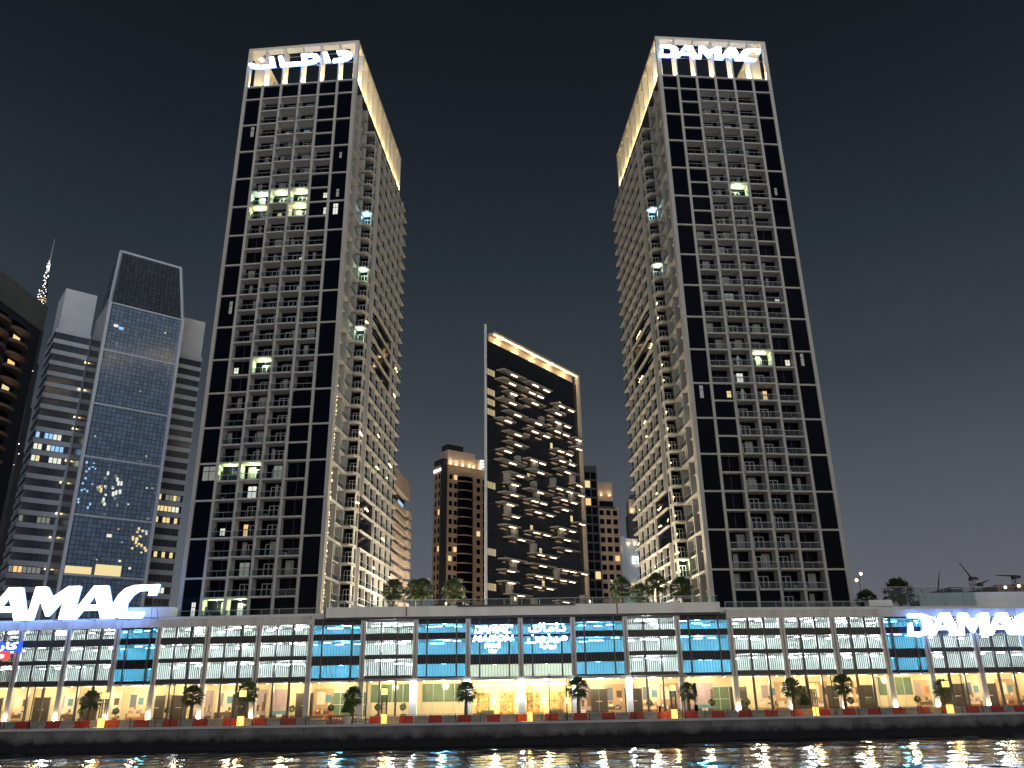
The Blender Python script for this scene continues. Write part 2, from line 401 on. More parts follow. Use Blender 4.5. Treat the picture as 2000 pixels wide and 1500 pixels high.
def sq(b):
    b.v = [(26.4 + (x - 26.4) * .6 if x > 26.4 else x, y, z) for x, y, z in b.v]; return b
def tower(loc, rz, mirror, label, lit, small, sidelit):
    T = thing('residential_tower', label, 'tower', loc, rz, (-1, 1, 1) if mirror else None)
    w = BW - .55; rv = random.Random(5 + mirror)
    # --- front frame, one cast grid of piers and bands
    fr = MB()
    for i in range(7):
        a, c = i * BW - .275, i * BW + .275
        if i == 0: a, c = 0, .75
        if i == 6: a, c = TW - .8, TW
        fr.box(a, c, -.06, .5, 0, 118.8, 'concrete')
    kinds = {}
    for bay in range(6):
        for r in range(1, 33):
            k = 'balc'
            if bay in (0, 5): k = 'pair'
            elif bay == 4:
                if r <= 4 or 7 <= r <= 10 or 21 <= r <= 24 or r == 32: k = 'glass'
                elif 25 <= r <= 28: k = 'deep'
            elif bay == 1 and (11 <= r <= 12 or 18 <= r <= 20): k = 'deep'
            elif bay == 3 and r == 32: k = 'glass'
            kinds[bay, r] = k
    for bay in range(6):
        u0 = bay * BW + .275; u1 = (bay + 1) * BW - .275
        if bay == 0: u0 = .75
        if bay == 5: u1 = TW - .8
        for r in range(0, 33):
            if kinds.get((bay, r)) == 'pair' and r % 2 == 1: continue
            fr.box(u0, u1, -.04, .5, rowz(r) - .34, rowz(r), 'concrete')
        fr.box(u0, u1, -.05, .5, 118.45, 118.8, 'concrete')
        # top glass row
        ww = u1 - u0
        inst('window', cached(('window', ww, 3.25), lambda: pane_mesh(ww, 3.25)), T, (u0, .28, ZT))
        for r in range(1, 33):
            k = kinds[bay, r]; z = rowz(r)
            if k == 'pair':
                if r % 2 == 0: 
                    p = inst('window', cached(('window', ww, 2 * H - .34), lambda: pane_mesh(ww, 2 * H - .34)), T, (u0, .28, z))
                    if (bay, r) in small:
                        mt, x, zz, sw, sh = small[bay, r]
                        inst('lit_or_reflecting_window', cached(('lit_or_reflecting_window', mt, sw, sh), lambda: lit_mesh(sw, sh, mt)), p, (x, -.05, zz))
            elif k == 'glass':
                p = inst('window', cached(('window', ww, H - .34), lambda: pane_mesh(ww, H - .34)), T, (u0, .28, z))
                if (bay, r) in small:
                    mt, x, zz, sw, sh = small[bay, r]
                    inst('lit_or_reflecting_window', cached(('lit_or_reflecting_window', mt, sw, sh), lambda: lit_mesh(sw, sh, mt)), p, (x, -.05, zz))
            else:
                lip = bay in (2, 3) and k == 'balc'
                bo = inst('balcony', cached(('balcony', ww, lip, k), lambda: cell_mesh(ww, lip, 1.9 if k == 'balc' else 1.15)), T, (u0, 0, z))
                if k == 'balc':
                    inst('railing', cached(('railing', ww, lip), lambda: rail_mesh(ww, -.46 if lip else .06)), bo)
                    if bay in (2, 3):
                        inst('door', cached(('door',), lambda: door_mesh(1.9)), bo, (1.15 if bay == 3 else 1.35, 0, 0))
                    elif bay == 1:
                        inst('divider', cached(('divider',), lambda: MB().box(.05, .55, 1.0, 1.06, .02, 2.1, 'mullion')), bo)
                if k == 'balc' and (bay, r) not in small and rv.random() < .42:
                    cwid = rv.choice((.6, .9, 1.5)); inst('curtain', cached(('curtain', cwid), lambda: MB().box(0, cwid, 0, .02, .05, 2.9, 'fabric')), bo, (rv.uniform(.1, ww - cwid - .1), 1.86, 0))
                if k == 'balc' and rv.random() < .25:
                    inst('air_unit', cached(('air_unit',), lambda: MB().box(0, .8, 0, .3, .1, .75, 'frame_white').box(.1, .6, -.02, -.001, .18, .66, 'mullion')), bo, (.15 if rv.random() < .5 else ww - 1.0, 1.45, 0))
                if (bay, r) in small:
                    mt, x, zz, sw, sh = small[bay, r]
                    inst('lit_or_reflecting_window', cached(('lit_or_reflecting_window', mt, sw, sh), lambda: lit_mesh(sw, sh, mt)), bo, (x, (1.9 if k == 'balc' else 1.15) - .12, zz))
                if (bay, r) in lit:
                    inst('ceiling_lamp', cached(('ceiling_lamp',), lambda: MB().lathe([(.16, 0), (.2, .06), (.18, .1)], 'balc_lamp')), bo, (ww * .55, .95, H - .45))
                    lamp('balcony_light', bo, (ww * .55, .95, H - 1.3), 300, lit[bay, r], .2)
    fr.obj('facade_frame', T)
    # --- body behind the facade
    bd = MB(); bd.box(.4, 24.5, 2.0, 44.6, 0, 118.4, 'dark_panel'); bd.box(24.5, 26.3, 10.75, 44.6, 0, 118.4, 'dark_panel')
    bd.box(26.3, 27.85, 12.4, 44.0, 0, rowz(1), 'dark_panel'); bd.obj('core', T)
    MB().box(0, TW, .6, 45, 118.41, 118.75, 'dark_panel').obj('roof_slab', T)
    # outer side and rear: plain walls with bands
    ob = MB(); ob.box(0, .3, .5, 45, 0, 118.4, 'concrete')
    ob.box(.3, TW, 44.7, 45, 0, 118.4, 'concrete'); ob.obj('outer_wall', T)
    for r in range(2, 34, 2):
        for s in range(5):
            inst('outer_window', cached(('outer_window',), lambda: MB().box(-.04, .0, 0, 6.4, 0, 2.4, 'dark_glass')), T, (-.01, 2.4 + s * 8.6, rowz(min(r, 32)) + .6))
    # --- inner side, zones A and B: framed deep slots in front of the step
    sf = MB()
    sf.box(25.4, TW + .05, .5, 1.3, 0, 118.8, 'concrete'); sf.box(24.6, TW + .05, 5.0, 5.35, 0, 118.8, 'concrete'); sf.box(24.6, TW + .06, 10.4, 10.75, 0, 118.8, 'concrete')
    sf.face([(24.58, 1.3, 0), (24.58, 10.4, 0), (24.58, 10.4, 118.8), (24.58, 1.3, 118.8)], 'dark_glass')
    for r in range(0, 33):
        z = rowz(r)
        if r % 2 == 0:
            sf.box(24.6, TW + .02, 1.3, 5.0, z - .5, z, 'concrete'); sf.box(24.6, TW + .02, 5.35, 10.4, z - .5, z, 'concrete')
        else:
            sf.box(24.6, 26.1, 5.35, 10.4, z - .25, z, 'concrete_in'); sf.box(25.9, 26.3, 1.3, 3.0, z - .2, z, 'concrete_in')
        if r and r not in (25, 26, 27, 28): sf.box(24.6, 26.0, 7.6, 7.85, z, z + H - .5, 'concrete_in')
    sf.obj('side_frame', T)
    for r in range(1, 33):
        inst('side_window', cached(('side_window',), lambda: MB().box(25.5, 25.56, 0, 1.1, 0, H - .55, 'dark_glass')), T, (0, 1.31, rowz(r)))
        inst('side_railing', cached(('side_railing',), lambda: MB().box(26.02, 26.06, 5.4, 10.35, .1, 1.0, 'rail_glass').box(26.0, 26.08, 5.36, 10.39, 1.01, 1.07, 'rail_metal')), T, (0, 0, rowz(r)))
    # --- stepped-out bay: front-facing balconies with chamfered slab, window strip, then rows of projecting balconies
    poly = [(26.47, 9.9), (29.2, 9.9), (30.3, 11.1), (30.3, 12.3), (26.47, 12.3)]
    def corner_slab():
        b = MB(); b.prism(poly, -.34, 0, 'concrete')
        b.face([(26.47, 12.32, 0), (29.5, 12.32, 0), (29.5, 12.32, H - .34), (26.47, 12.32, H - .34)], 'dark_glass')
        b.box(29.45, 29.6, 11.4, 12.3, 0, H - .35, 'concrete')
        return sq(b)
    def corner_rail():
        b = MB(); pts = [(26.55, 9.96), (29.17, 9.96), (30.24, 11.12), (30.24, 12.3)]
        for p, q in zip(pts, pts[1:]):
            b.face([(*p, .1), (*q, .1), (*q, 1.05), (*p, 1.05)], 'rail_glass'); b.bar((*p, 1.1), (*q, 1.1), .05, 'rail_metal'); b.bar((*q, 0), (*q, 1.1), .035, 'rail_metal')
        b.bar((27.85, 9.96, 0), (27.85, 9.96, 1.1), .03, 'rail_metal')
        return sq(b)
    def strip():
        b = MB(); b.box(28.9, STEP1, 12.35, 12.75, 0, H, 'concrete'); b.box(28.9, STEP1, 14.1, 14.5, 0, H, 'concrete'); b.box(28.9, STEP1, 12.75, 14.1, H - .45, H, 'concrete')
        return sq(b)
    for r in range(2, 33):
        z = rowz(r)
        bo = inst('corner_balcony', cached(('corner_balcony',), corner_slab), T, (0, 0, z))
        inst('railing', cached(('corner_railing',), corner_rail), bo)
        inst('door', cached(('corner_door',), lambda: door_mesh(0, 1.35, 2.4)), bo, (26.65, 12.31, 0))
        wa = inst('wall_strip', cached(('wall_strip',), strip), T, (0, 0, z))
        inst('window', cached(('strip_window',), lambda: sq(MB().box(29.2, 29.26, 0, 1.35, 0, H - .45, 'dark_glass'))), wa, (0, 12.75, 0))
        if r in sidelit:
            inst('ceiling_lamp', cached(('ceiling_lamp',), None), bo, (27.3, 11.2, H - .45))
            lamp('balcony_light', bo, (27.3, 11.0, H - 1.3), 220, sidelit[r])
        for s in range(6):
            s0 = 14.5 + s * 4.92
            glass_band = (s in (1, 2, 3) and 14 <= r <= 17) or (s in (0, 1) and r in (26, 27, 28))
            def sc():
                b = MB()
                b.box(29.4, 30.75, 0, 4.92, -.32, 0, 'concrete')
                b.face([(29.42, 0, 0), (29.42, 4.92, 0), (29.42, 4.92, H - .32), (29.42, 0, H - .32)], 'dark_glass')
                b.box(28.9, 30.72, 0, .28, 0, H - .33, 'concrete')
                b.box(29.43, 29.5, 1.4, 1.5, 0, 2.3, 'frame_white'); b.box(29.43, 29.5, 3.1, 3.2, 0, 2.3, 'frame_white'); b.box(29.43, 29.5, 1.4, 3.2, 2.31, 2.4, 'frame_white')
                return sq(b)
            def gb_():
                b = MB(); b.box(28.95, 30.5, 0, 4.92, -.32, 0, 'concrete'); b.box(28.95, 29.8, 0, 4.92, 0, H - .33, 'dark_glass'); return sq(b)
            if glass_band:
                inst('window_band', cached(('window_band',), gb_), T, (0, s0, z))
            else:
                bo = inst('side_balcony', cached(('side_balcony',), sc), T, (0, s0, z))
                inst('railing', cached(('sb_railing',), lambda: sq(MB().box(30.66, 30.69, .3, 4.88, .08, 1.02, 'rail_glass').box(30.64, 30.72, .3, 4.9, 1.03, 1.1, 'rail_metal').box(30.6, 30.65, 2.4, 2.45, 0, 1.03, 'rail_metal'))), bo)
                if (r * 7 + s * 13) % 41 == (3 if mirror else 5):
                    inst('lit_or_reflecting_window', cached(('lit_or_reflecting_window', 'lit_green', 'side'), lambda: sq(MB().box(29.44, 29.52, 1.55, 3.05, .1, 2.2, 'lit_green'))), bo)
    MB().box(26.45, 28.5, 9.9, 44.2, rowz(1) - .33, rowz(1) + .1, 'concrete').obj('step_roof', T)
    # lit slots of the side
    for r, mt in ((8, 'lit_green'), (16, 'lit_green'), (18, 'lit_teal'), (29, 'lit_green')) if not mirror else ((8, 'lit_green'), (17, 'lit_teal'), (22, 'lit_green'), (26, 'lit_green')):
        inst('lit_pane', cached(('lit_pane', mt), lambda: MB().box(24.6, 24.66, 0, 1.5, 0, 2.6, mt)), T, (0, 5.7 if r < 12 or r % 2 else 3.4, rowz(r) + .1))
    # --- crown: tall fins all round under a ring beam, lit from the foot
    def fin(): return MB().box(-.18, .18, 0, 2.7, 0, 10.5, 'crown')
    def cornerfin(): return MB().box(0, .85, 0, .85, 0, 10.5, 'crown')
    ff = cached(('fin',), fin); cf = cached(('corner_fin',), cornerfin)
    for u, v in ((0, 0), (TW - .85, 0), (0, TD - .85), (TW - .85, TD - .85)): inst('corner_fin', cf, T, (u, v, 118.8))
    ring = MB(); z0, z1 = 129.3, 130.0
    ring.box(0, TW, 0, 1.7, z0, z1, 'crown'); ring.box(0, TW, TD - 2.8, TD, z0, z1, 'crown'); ring.box(0, 2.6, 1.7, TD - 2.8, z0, z1, 'crown'); ring.box(TW - 2.6, TW, 1.7, TD - 2.8, z0, z1, 'crown')
    ring.obj('ring_beam', T)
    led = cached(('crown_uplight',), lambda: MB().box(-.16, .16, -.16, .16, 0, .12, 'crown_lamp'))
    stripm = cached(('light_strip',), lambda: MB().box(0, 2.6, 0, .06, 0, .07, 'strip_gold'))
    warm = (1.0, .77, .38)
    for i in range(6):
        if i: inst('fin', ff, T, (i * BW, 0, 118.8)); inst('fin', ff, T, (i * BW, TD - 2.7, 118.8))
        inst('crown_uplight', led, T, (i * BW + (1.2 if i == 0 else .62), .75, 118.8)); lamp('crown_light', T, (i * BW + (1.45 if i == 0 else .95), 1.2, 119.7), 900, warm); lamp('crown_light', T, (i * BW + 2.6, 3.6, 119.8), 620, warm, .25)  # second lamp per bay is added, unseen, to brighten fins and ring
        inst('light_strip', stripm, T, (i * BW + 1.2, .1, 118.81))
        lamp('crown_light', T, (i * BW + 2.2, TD - .9, 119.6), 500, warm)
    fs = cached(('side_fin',), lambda: MB().box(0, 2.4, -.18, .18, 0, 10.5, 'crown'))
    for j in range(10):
        v = j * 4.5
        if j: inst('fin', fs, T, (0, v, 118.8)); inst('fin', fs, T, (TW - 2.4, v, 118.8))
        lamp('crown_light', T, (TW - 1.0, v + 2.6, 119.4), 620, warm); inst('crown_uplight', led, T, (TW - .8, v + 2.6, 118.8))
        if j < 10: lamp('crown_light', T, (.9, v + 2.2, 119.6), 500, warm)
    return T
GRN = (.80, 1.0, .50); GRN2 = (.62, 1.0, .62); YEL = (.98, 1.0, .50)
tower((-60.8, 151.6, 20.0), radians(-5.0), False, 'tall residential tower topped by the Arabic letter sign',
    {(1, 8): GRN2, (2, 8): GRN, (3, 8): GRN, (1, 9): YEL, (3, 9): YEL, (2, 19): GRN, (1, 25): GRN, (2, 25): GRN, (1, 32): GRN, (2, 32): GRN},
    {(0, 4): ('lit_dim', 2.0, 4.0, .7, 2.6), (5, 6): ('lit_dim', 1.4, 3.8, .5, 1.5), (5, 8): ('lit_dim', 1.3, 1.0, .6, 1.9), (5, 10): ('lit_white', .9, 3.8, 1.0, 2.6), (0, 16): ('lit_dim', 2.0, 3.0, .6, 2.8),
     (4, 8): ('lit_white', 2.9, .9, .8, 1.2), (4, 9): ('lit_white', 3.2, .4, .5, 1.6), (2, 3): ('lit_yellow', 1.2, .4, .8, 1.6), (3, 3): ('lit_teal', 1.0, .3, 1.3, 2.0), (2, 9): ('lit_yellow', 1.3, .1, .8, 2.2), (3, 12): ('lit_white', 2.6, .1, .9, 1.7), (3, 14): ('lit_dim', 2.6, .1, .7, 2.0),
     (1, 19): ('lit_white', .3, .7, .9, 1.2), (3, 25): ('lit_dim', 1.4, .1, 1.6, 2.9), (2, 26): ('lit_white', 1.1, .1, 1.6, 2.6), (2, 28): ('lit_warm', 1.0, .1, .8, 2.5), (1, 28): ('lit_white', .9, .7, .9, 1.3), (0, 26): ('lit_dim', .8, 3.8, 2.4, 2.7), (0, 32): ('lit_white', 1.8, .4, .7, 2.4), (2, 30): ('lit_dim', 1.0, .1, 1.8, 2.6), (2, 32): ('lit_white', 1.4, .1, 1.0, 2.6)},
    {12: GRN2, 16: GRN2, 8: (.4, .85, 1.0)})
tower((60.9, 151.7, 20.0), radians(5.0), True, 'tall residential tower topped by the Latin letter sign',
    {(2, 8): GRN, (2, 19): GRN},
    {(2, 3): ('lit_dim', 1.2, .3, 1.5, 1.8), (0, 8): ('lit_dim', 1.8, 1.0, .5, 1.8), (1, 15): ('lit_white', .2, .1, .9, 1.5), (3, 20): ('lit_white', 1.3, .1, 1.2, 2.6), (3, 21): ('lit_dim', 1.5, .1, .4, 2.9), (2, 21): ('lit_warm', 1.2, .1, .8, 2.5), (4, 21): ('lit_yellow', .3, .6, .8, 1.3), (1, 19): ('lit_white', .3, .7, .9, 1.2), (0, 20): ('lit_dim', 1.6, 4.0, .6, 2.6), (5, 22): ('lit_dim', 1.4, 4.0, .7, 2.6), (3, 15): ('lit_dim', 1.2, .2, 1.8, 2.4), (3, 19): ('lit_dim', 1.6, .1, .4, 2.8)},
    {8: (.4, .85, 1.0), 30: GRN, 12: (.6, .75, .6)})

# ------------------------------------------------------------------ podium: car park over a lit colonnade
POD = thing('podium_building', 'long car park podium with louvred and blue glass bays above a warm lit colonnade', 'building', (0, 142, 3.0))
POD.location = (0, 0, 0)
ROWS = [(16.4, 18.15), (13.05, 15.35), (9.8, 12.45)]
SL = [(9.15, 9.45), (12.55, 12.85), (15.65, 15.95), (18.3, 18.6)]
def place(name, me, org, rz, loc=(0, 0, 0)):
    c, s = cos(rz), sin(rz)
    return inst(name, me, POD, (org[0] + loc[0] * c - loc[1] * s, org[1] + loc[0] * s + loc[1] * c, loc[2]), rz)
def deck(w, z0, z1, zc, wallm):
    b = MB(); b.box(0, w, .5, 12.2, z0, z1, 'slab')
    b.face([(0, 12, z1), (w, 12, z1), (w, 12, zc), (0, 12, zc)], wallm)
    return b
def louvre(w, h):
    b = MB(); k = max(6, int(w / .32)); p = w / k
    for i in range(k): b.box(i * p + .10, i * p + .20, 0, .08, .03, h - .03, 'slat')
    b.box(0, w, .03, .11, 0, .05, 'slat'); b.box(0, w, .03, .11, h - .05, h, 'slat')
    return b
for nm_, c_ in (('cream', (.72, .60, .44)), ('tan', (.50, .33, .19)), ('rust', (.42, .17, .07)), ('umber', (.11, .065, .04)), ('mauve', (.36, .28, .33)), ('slate', (.12, .15, .20)), ('sand', (.62, .47, .30)), ('pearl', (.78, .72, .62)), ('sea', (.10, .24, .30))): mat('print_' + nm_, c_, .5, vary=.18, vscale=1.3)
def poster_mesh(key):
    r = random.Random(key); b = MB(); P = lambda *a: 'print_' + r.choice(a); d = [-.08]
    def rect(x0, x1, z0, z1, mt):
        d[0] -= .004; x0, x1 = max(-1.7, x0), min(1.7, x1); z0, z1 = max(.05, z0), min(4.7, z1)
        b.face([(x0, d[0], z0), (x1, d[0], z0), (x1, d[0], z1), (x0, d[0], z1)], mt)
    b.box(-1.7, 1.7, -.08, 0, .05, 4.7, P('cream', 'sand', 'tan', 'pearl'))
    if key[0] == 'c':
        rect(-1.7, 1.7, 1.9, 4.7, P('mauve', 'sand')); rect(-1.7, 1.7, .05, 1.0, P('umber', 'slate'))
        x = -1.7
        while x < 1.6:
            w_ = r.uniform(.18, .5); h_ = r.uniform(2.0, 4.2) if r.random() < .25 else r.uniform(1.9, 2.8); rect(x, x + w_, 1.0, h_, P('umber', 'tan', 'slate', 'mauve')); x += w_ + r.uniform(0, .2)
        rect(-1.7, 1.7, .7, 1.3, P('sea', 'mauve', 'umber')); rect(r.uniform(-1.5, 0), r.uniform(.3, 1.6), .3, .75, 'print_pearl')
    else:
        rect(-1.7, 1.7, .05, r.uniform(.8, 1.3), P('tan', 'umber', 'rust')); x = r.uniform(-1.6, -.6); rect(x, x + r.uniform(.8, 1.5), 2.2, 4.2, P('slate', 'pearl', 'mauve'))
        rect(x + 1.5, x + 2.4, 2.6, 3.7, P('rust', 'umber', 'sea')); rect(-1.3, 1.0, .7, 1.25, P('pearl', 'cream', 'umber')); rect(-1.3, -.3, 1.2, 1.65, P('pearl', 'rust', 'tan')); rect(.2, .8, 1.2, 1.5, P('rust', 'slate'))
        for _ in range(5): q = r.uniform(-1.6, 1.4); z = r.uniform(.2, 2.0); rect(q, q + r.uniform(.12, .5), z, z + r.uniform(.1, .7), P('umber', 'pearl', 'rust', 'tan', 'slate'))
        q = r.uniform(.9, 1.4); rect(q, q + .05, .5, 2.1, 'print_umber'); rect(q - .18, q + .23, 2.05, 2.45, 'print_pearl')
    return b
def podium_bay(org, rz, w, typ, idx, center):
    cw = .42
    def col():
        b = MB(); b.box(-cw, cw, -.4, .5, 3.36, 18.15 if not center else 18.9, 'podium_con'); b.box(-.09, .09, -.46, -.405, 8.95, 18.0, 'grey_metal'); return b
    place('column', cached(('column', center), col), org, rz)
    def beam(): return MB().box(cw, w - cw, -.25, .5, 18.15, 19.4 if not center else 18.95, 'podium_con').box(-cw, cw, -.4, .5, 18.16, 19.42 if not center else 18.94, 'podium_con')
    if not center: place('roof_beam', cached(('roof_beam', w, center), beam), org, rz)
    # floors, ceilings, back wall, tubes
    for k in range(3):
        zf, zc = SL[k][1], SL[k + 1][0]
        place('parking_deck', cached(('parking_deck', w, k), lambda: deck(w, *SL[k], zc, 'carpark_wall')), org, rz)
        rr = random.Random(idx * 10 + k)
        pl_ = lamp('parking_fill_light', POD, (0, 0, 0), 1150, (.82, 1.0, .95), .45); cc, ss = cos(rz), sin(rz); pl_.location = (org[0] + w / 2 * cc - 4.5 * ss, org[1] + w / 2 * ss + 4.5 * cc, zc - 1.0)  # added lamp without a fixture, evens out the glow of the tubes
        for q in range(4):
            x = .8 + (q + rr.random() * .8) * (w - 2.4) / 4; v = rr.uniform(1.0, 9.5)
            place('tube_light', cached(('tube_light',), lambda: MB().box(0, 1.35, 0, .16, 0, .09, 'tube')), org, rz, (x, v, zc - rr.uniform(.25, .7)))
    pass
    place('parking_roof', cached(('parking_roof', w), lambda: MB().box(0, w, .5, 12.2, 18.3, 18.6, 'slab')), org, rz)
    u0, u1 = cw, w - cw; W3 = (u1 - u0) / 3
    if typ == 'L':
        for z0, z1 in ((8.95, 9.8), (12.45, 13.05), (15.35, 16.4)):
            place('spandrel', cached(('spandrel', w, z0), lambda: MB().box(u0, u1, -.1, .4, z0, z1, 'dark_panel')), org, rz)
        for k, (z0, z1) in enumerate(ROWS):
            for q in range(3):
                place('louvre', cached(('louvre', W3, k), lambda: louvre(W3 - .26, z1 - z0)), org, rz, (u0 + q * W3 + .13, .05, z0))
        for q in (1, 2):
            place('mullion', cached(('mullion',), lambda: MB().box(-.13, .13, -.16, .3, 3.36, 18.14, 'mullion')), org, rz, (u0 + q * W3, 0, 0))
    else:
        q1, q2 = u0 + (u1 - u0) * .19, u0 + (u1 - u0) * .81
        lows = [(16.45, 17.85), (13.0, 15.4), (9.6, 11.5)]
        solid = [(17.85, 18.9 if center else 18.14), (15.4, 16.45), (11.5, 13.0), (8.95, 9.6)]
        if typ == 'G': lows = [(16.0, 17.6), (12.9, 15.6), (9.4, 11.3)]; solid = [(17.6, 18.9), (15.6, 16.0), (11.3, 12.9), (9.0, 9.4)]
        for a, c in ((u0, q1 - .14), (q1 + .14, q2 - .14), (q2 + .14, u1)):
            for (z0, z1) in lows:
                gm = 'lobby_glass' if (typ == 'G' and z0 < 10) else 'blue_glass'
                place('blue_pane' if gm == 'blue_glass' else 'clear_pane', cached(('pane', c - a, z0, z1, gm), lambda: MB().box(0, c - a, 0, .04, z0, z1, gm)), org, rz, (a, .1, 0))
            for (z0, z1) in solid:
                place('spandrel_glass', cached(('spandrel_glass', c - a, z0, z1), lambda: MB().box(0, c - a, 0, .25, z0, z1, 'blue_spandrel').box(0, c - a, -.03, -.005, z0, z0 + .06, 'grey_metal')), org, rz, (a, .09, 0))
        for q in (q1, q2):
            place('mullion', cached(('mullion_b', center), lambda: MB().box(-.14, .14, -.12, .4, 8.96, 18.9 if center else 18.14, 'mullion')), org, rz, (q, 0, 0))
        def fins():
            b = MB(); k = 16
            for i in range(1, k):
                x = u0 + (u1 - u0) * i / k; b.box(x - .022, x + .022, .0, .07, 8.97, 18.1, 'dark_panel')
            return b
        place('glazing_bars', cached(('glazing_bars', w), fins), org, rz)
    # ---- ground floor
    ztop = 8.9
    if typ != 'G':
        def gf():
            b = MB(); b.box(0, w, -2.0, 6.2, 3.02, 3.34, 'shop_floor'); b.box(0, w, -.1, 6.0, ztop, 9.14, 'podium_white')
            b.box(0, w, 5.6, 6.0, 3.35, ztop - .01, 'shop_wall')
            return b
        place('shop_bay', cached(('shop_bay', w), gf), org, rz)
    else:
        def gf():
            b = MB(); b.box(0, w, -2.0, 11.0, 3.02, 3.34, 'shop_floor'); b.box(0, w, -.1, 11, ztop, 9.14, 'podium_white'); b.box(0, w, 10.5, 11, 3.35, ztop - .01, 'shop_wall')
            return b
        place('lobby', cached(('lobby', w), gf), org, rz)
    rr = random.Random(idx * 31 + 5)
    for q in range(3):
        x = w * (q + .5) / 3
        place('downlight', cached(('downlight',), lambda: MB().lathe([(.13, -.05), (.15, 0)], 'down_lamp', nn=8)), org, rz, (x, .5 + rr.random() * 1.5, ztop - .012))
    wl_ = lamp('shop_light', POD, (0, 0, 0), 800 if typ != 'G' else 3600, (1.0, .79, .43) if typ != 'G' else (1.0, .83, .46), .5)
    c, s = cos(rz), sin(rz); lx, lv = w / 2, 2.2 if typ != 'G' else 4.5
    wl_.location = (org[0] + lx * c - lv * s, org[1] + lx * s + lv * c, 8.2)
    items = BAYS_CONTENT.get(idx, 'dp')
    nI = len(items)
    for q, it in enumerate(items):
        cx = w * (q + .5) / nI
        if it == 'd':
            def dm():
                b = MB(); b.box(-1.35, -.02, -.12, 0, 0, 4.0, 'brown_door'); b.box(.02, 1.35, -.12, 0, 0, 4.0, 'brown_door')
                b.box(-.5, .5, -.17, -.13, 2.0, 2.1, 'frame_white'); b.box(-1.47, -1.36, -.16, 0, 0, 4.12, 'mullion'); b.box(1.36, 1.47, -.16, 0, 0, 4.12, 'mullion'); return b
            place('shop_door', cached(('shop_door',), dm), org, rz, (cx, 5.58, 3.36))
        elif it in 'abcp':
            vr = rr.randrange(7); place('poster', cached(('poster', it, vr), lambda: poster_mesh(it + str(vr))), org, rz, (cx + rr.uniform(-.3, .3), 5.58, 3.36))
        elif it == 'w':
            def wm():
                b = MB()
                for i in range(2):
                    for j in range(2): b.box(-1.6 + i * 1.6 + .06, -1.6 + i * 1.6 + 1.54, -.08, 0, .3 + j * 1.9, .3 + j * 1.9 + 1.8, 'green_pane')
                b.box(-1.66, 1.66, -.05, -.001, .2, 4.2, 'frame_white'); return b
            place('shop_window', cached(('shop_window',), wm), org, rz, (cx, 5.58, 3.36))
        elif it == 'W':
            def wm2():
                b = MB()
                for i in range(4):
                    b.box(-w / 2.4 + i * w / 4.8 + .06, -w / 2.4 + (i + 1) * w / 4.8 - .06, -.08, 0, 2.4, 5.2, 'green_pane'); b.box(-w / 2.4 + i * w / 4.8 - .04, -w / 2.4 + i * w / 4.8 + .04, -.12, 0, .1, 5.2, 'frame_white')
                b.box(-w / 2.4, w / 2.4, -.1, 0, .1, .25, 'frame_white'); return b
            place('shop_window', cached(('shop_windowW', w), wm2), org, rz, (cx, 5.58, 3.36))
    if typ == 'G':
        def lobbyglass():
            b = MB(); b.box(.5, w - .5, 0, .03, 3.36, 8.88, 'lobby_glass')
            for i in range(9): 
                x = .5 + (w - 1) * i / 8; b.box(x - .025, x + .025, -.05, -.005, 3.36, 8.88, 'mullion')
            b.box(.5, w - .5, -.06, -.051, 5.6, 5.68, 'mullion'); b.box(.5, w - .5, -.06, -.051, 3.36, 3.5, 'mullion'); return b
        place('lobby_glazing', cached(('lobby_glazing', w), lobbyglass), org, rz, (0, .3, 0))
        for cx in (w * .24, w * .72):
            place('lobby_panel', cached(('lobby_panel',), lambda: MB().box(-1.1, 1.1, -.2, 0, 0, 3.6, 'art_lobby').box(-1.3, -1.11, -.25, 0, 0, 3.9, 'beige').box(1.11, 1.3, -.25, 0, 0, 3.9, 'beige')), org, rz, (cx, 10.45, 3.5))
            place('cove_light', cached(('cove_light',), lambda: MB().box(-1.6, 1.6, 0, .2, 0, .28, 'warm_lamp')), org, rz, (cx, 8.5, 8.2))
        for cx in (w * .1, w * .45, w * .9):
            place('wall_light', cached(('wall_light',), lambda: MB().box(-.12, .12, -.1, 0, 0, .9, 'warm_lamp')), org, rz, (cx, 10.4, 5.2))
        def sofa():
            b = MB(); b.box(-1.1, 1.1, 0, .9, .1, .5, 'pot'); b.box(-1.1, 1.1, .6, .9, .5, .95, 'pot'); b.box(-1.1, -.85, 0, .9, .5, .75, 'pot'); b.box(.85, 1.1, 0, .9, .5, .75, 'pot'); return b
        T_ = thing('lobby_sofa', 'low dark sofa in the lit lobby behind the %s entrance lettering' % ('Latin' if idx < 0 else 'Arabic'), 'sofa', (org[0] + w * (.35 if idx < 0 else .65), org[1] + 2.2, 3.36)); inst('sofa_body', cached(('sofa_body',), sofa), T_)
    # column uplight
    if not center:
        place('uplight', cached(('uplight',), lambda: MB().box(-.14, .14, -.1, .1, 0, .14, 'warm_lamp')), org, rz, (0, -.75, 3.36))
        ul = lamp('uplight_lamp', POD, (0, 0, 0), 210, (1.0, .76, .42), .08)
        ul.location = (org[0] + .68 * s, org[1] - .68 * c, 4.0)
BAYS_CONTENT = {-11: 'dp', -10: 'da', -9: 'da', -8: 'bd', -7: 'dc', -6: 'adc', -5: 'cd', -4: 'aww', -3: 'W', -2: 'W', -1: '', 0: '', 1: 'cdb', 2: 'dba', 3: 'ccw', 4: 'db', 5: 'bdb', 6: 'dbd', 7: 'W', 8: 'add', 9: 'bda', 10: 'cd'}
random.seed(11)
typs_c = {-4: 'B', -3: 'L', -2: 'B', -1: 'G', 0: 'G', 1: 'B', 2: 'L', 3: 'B'}
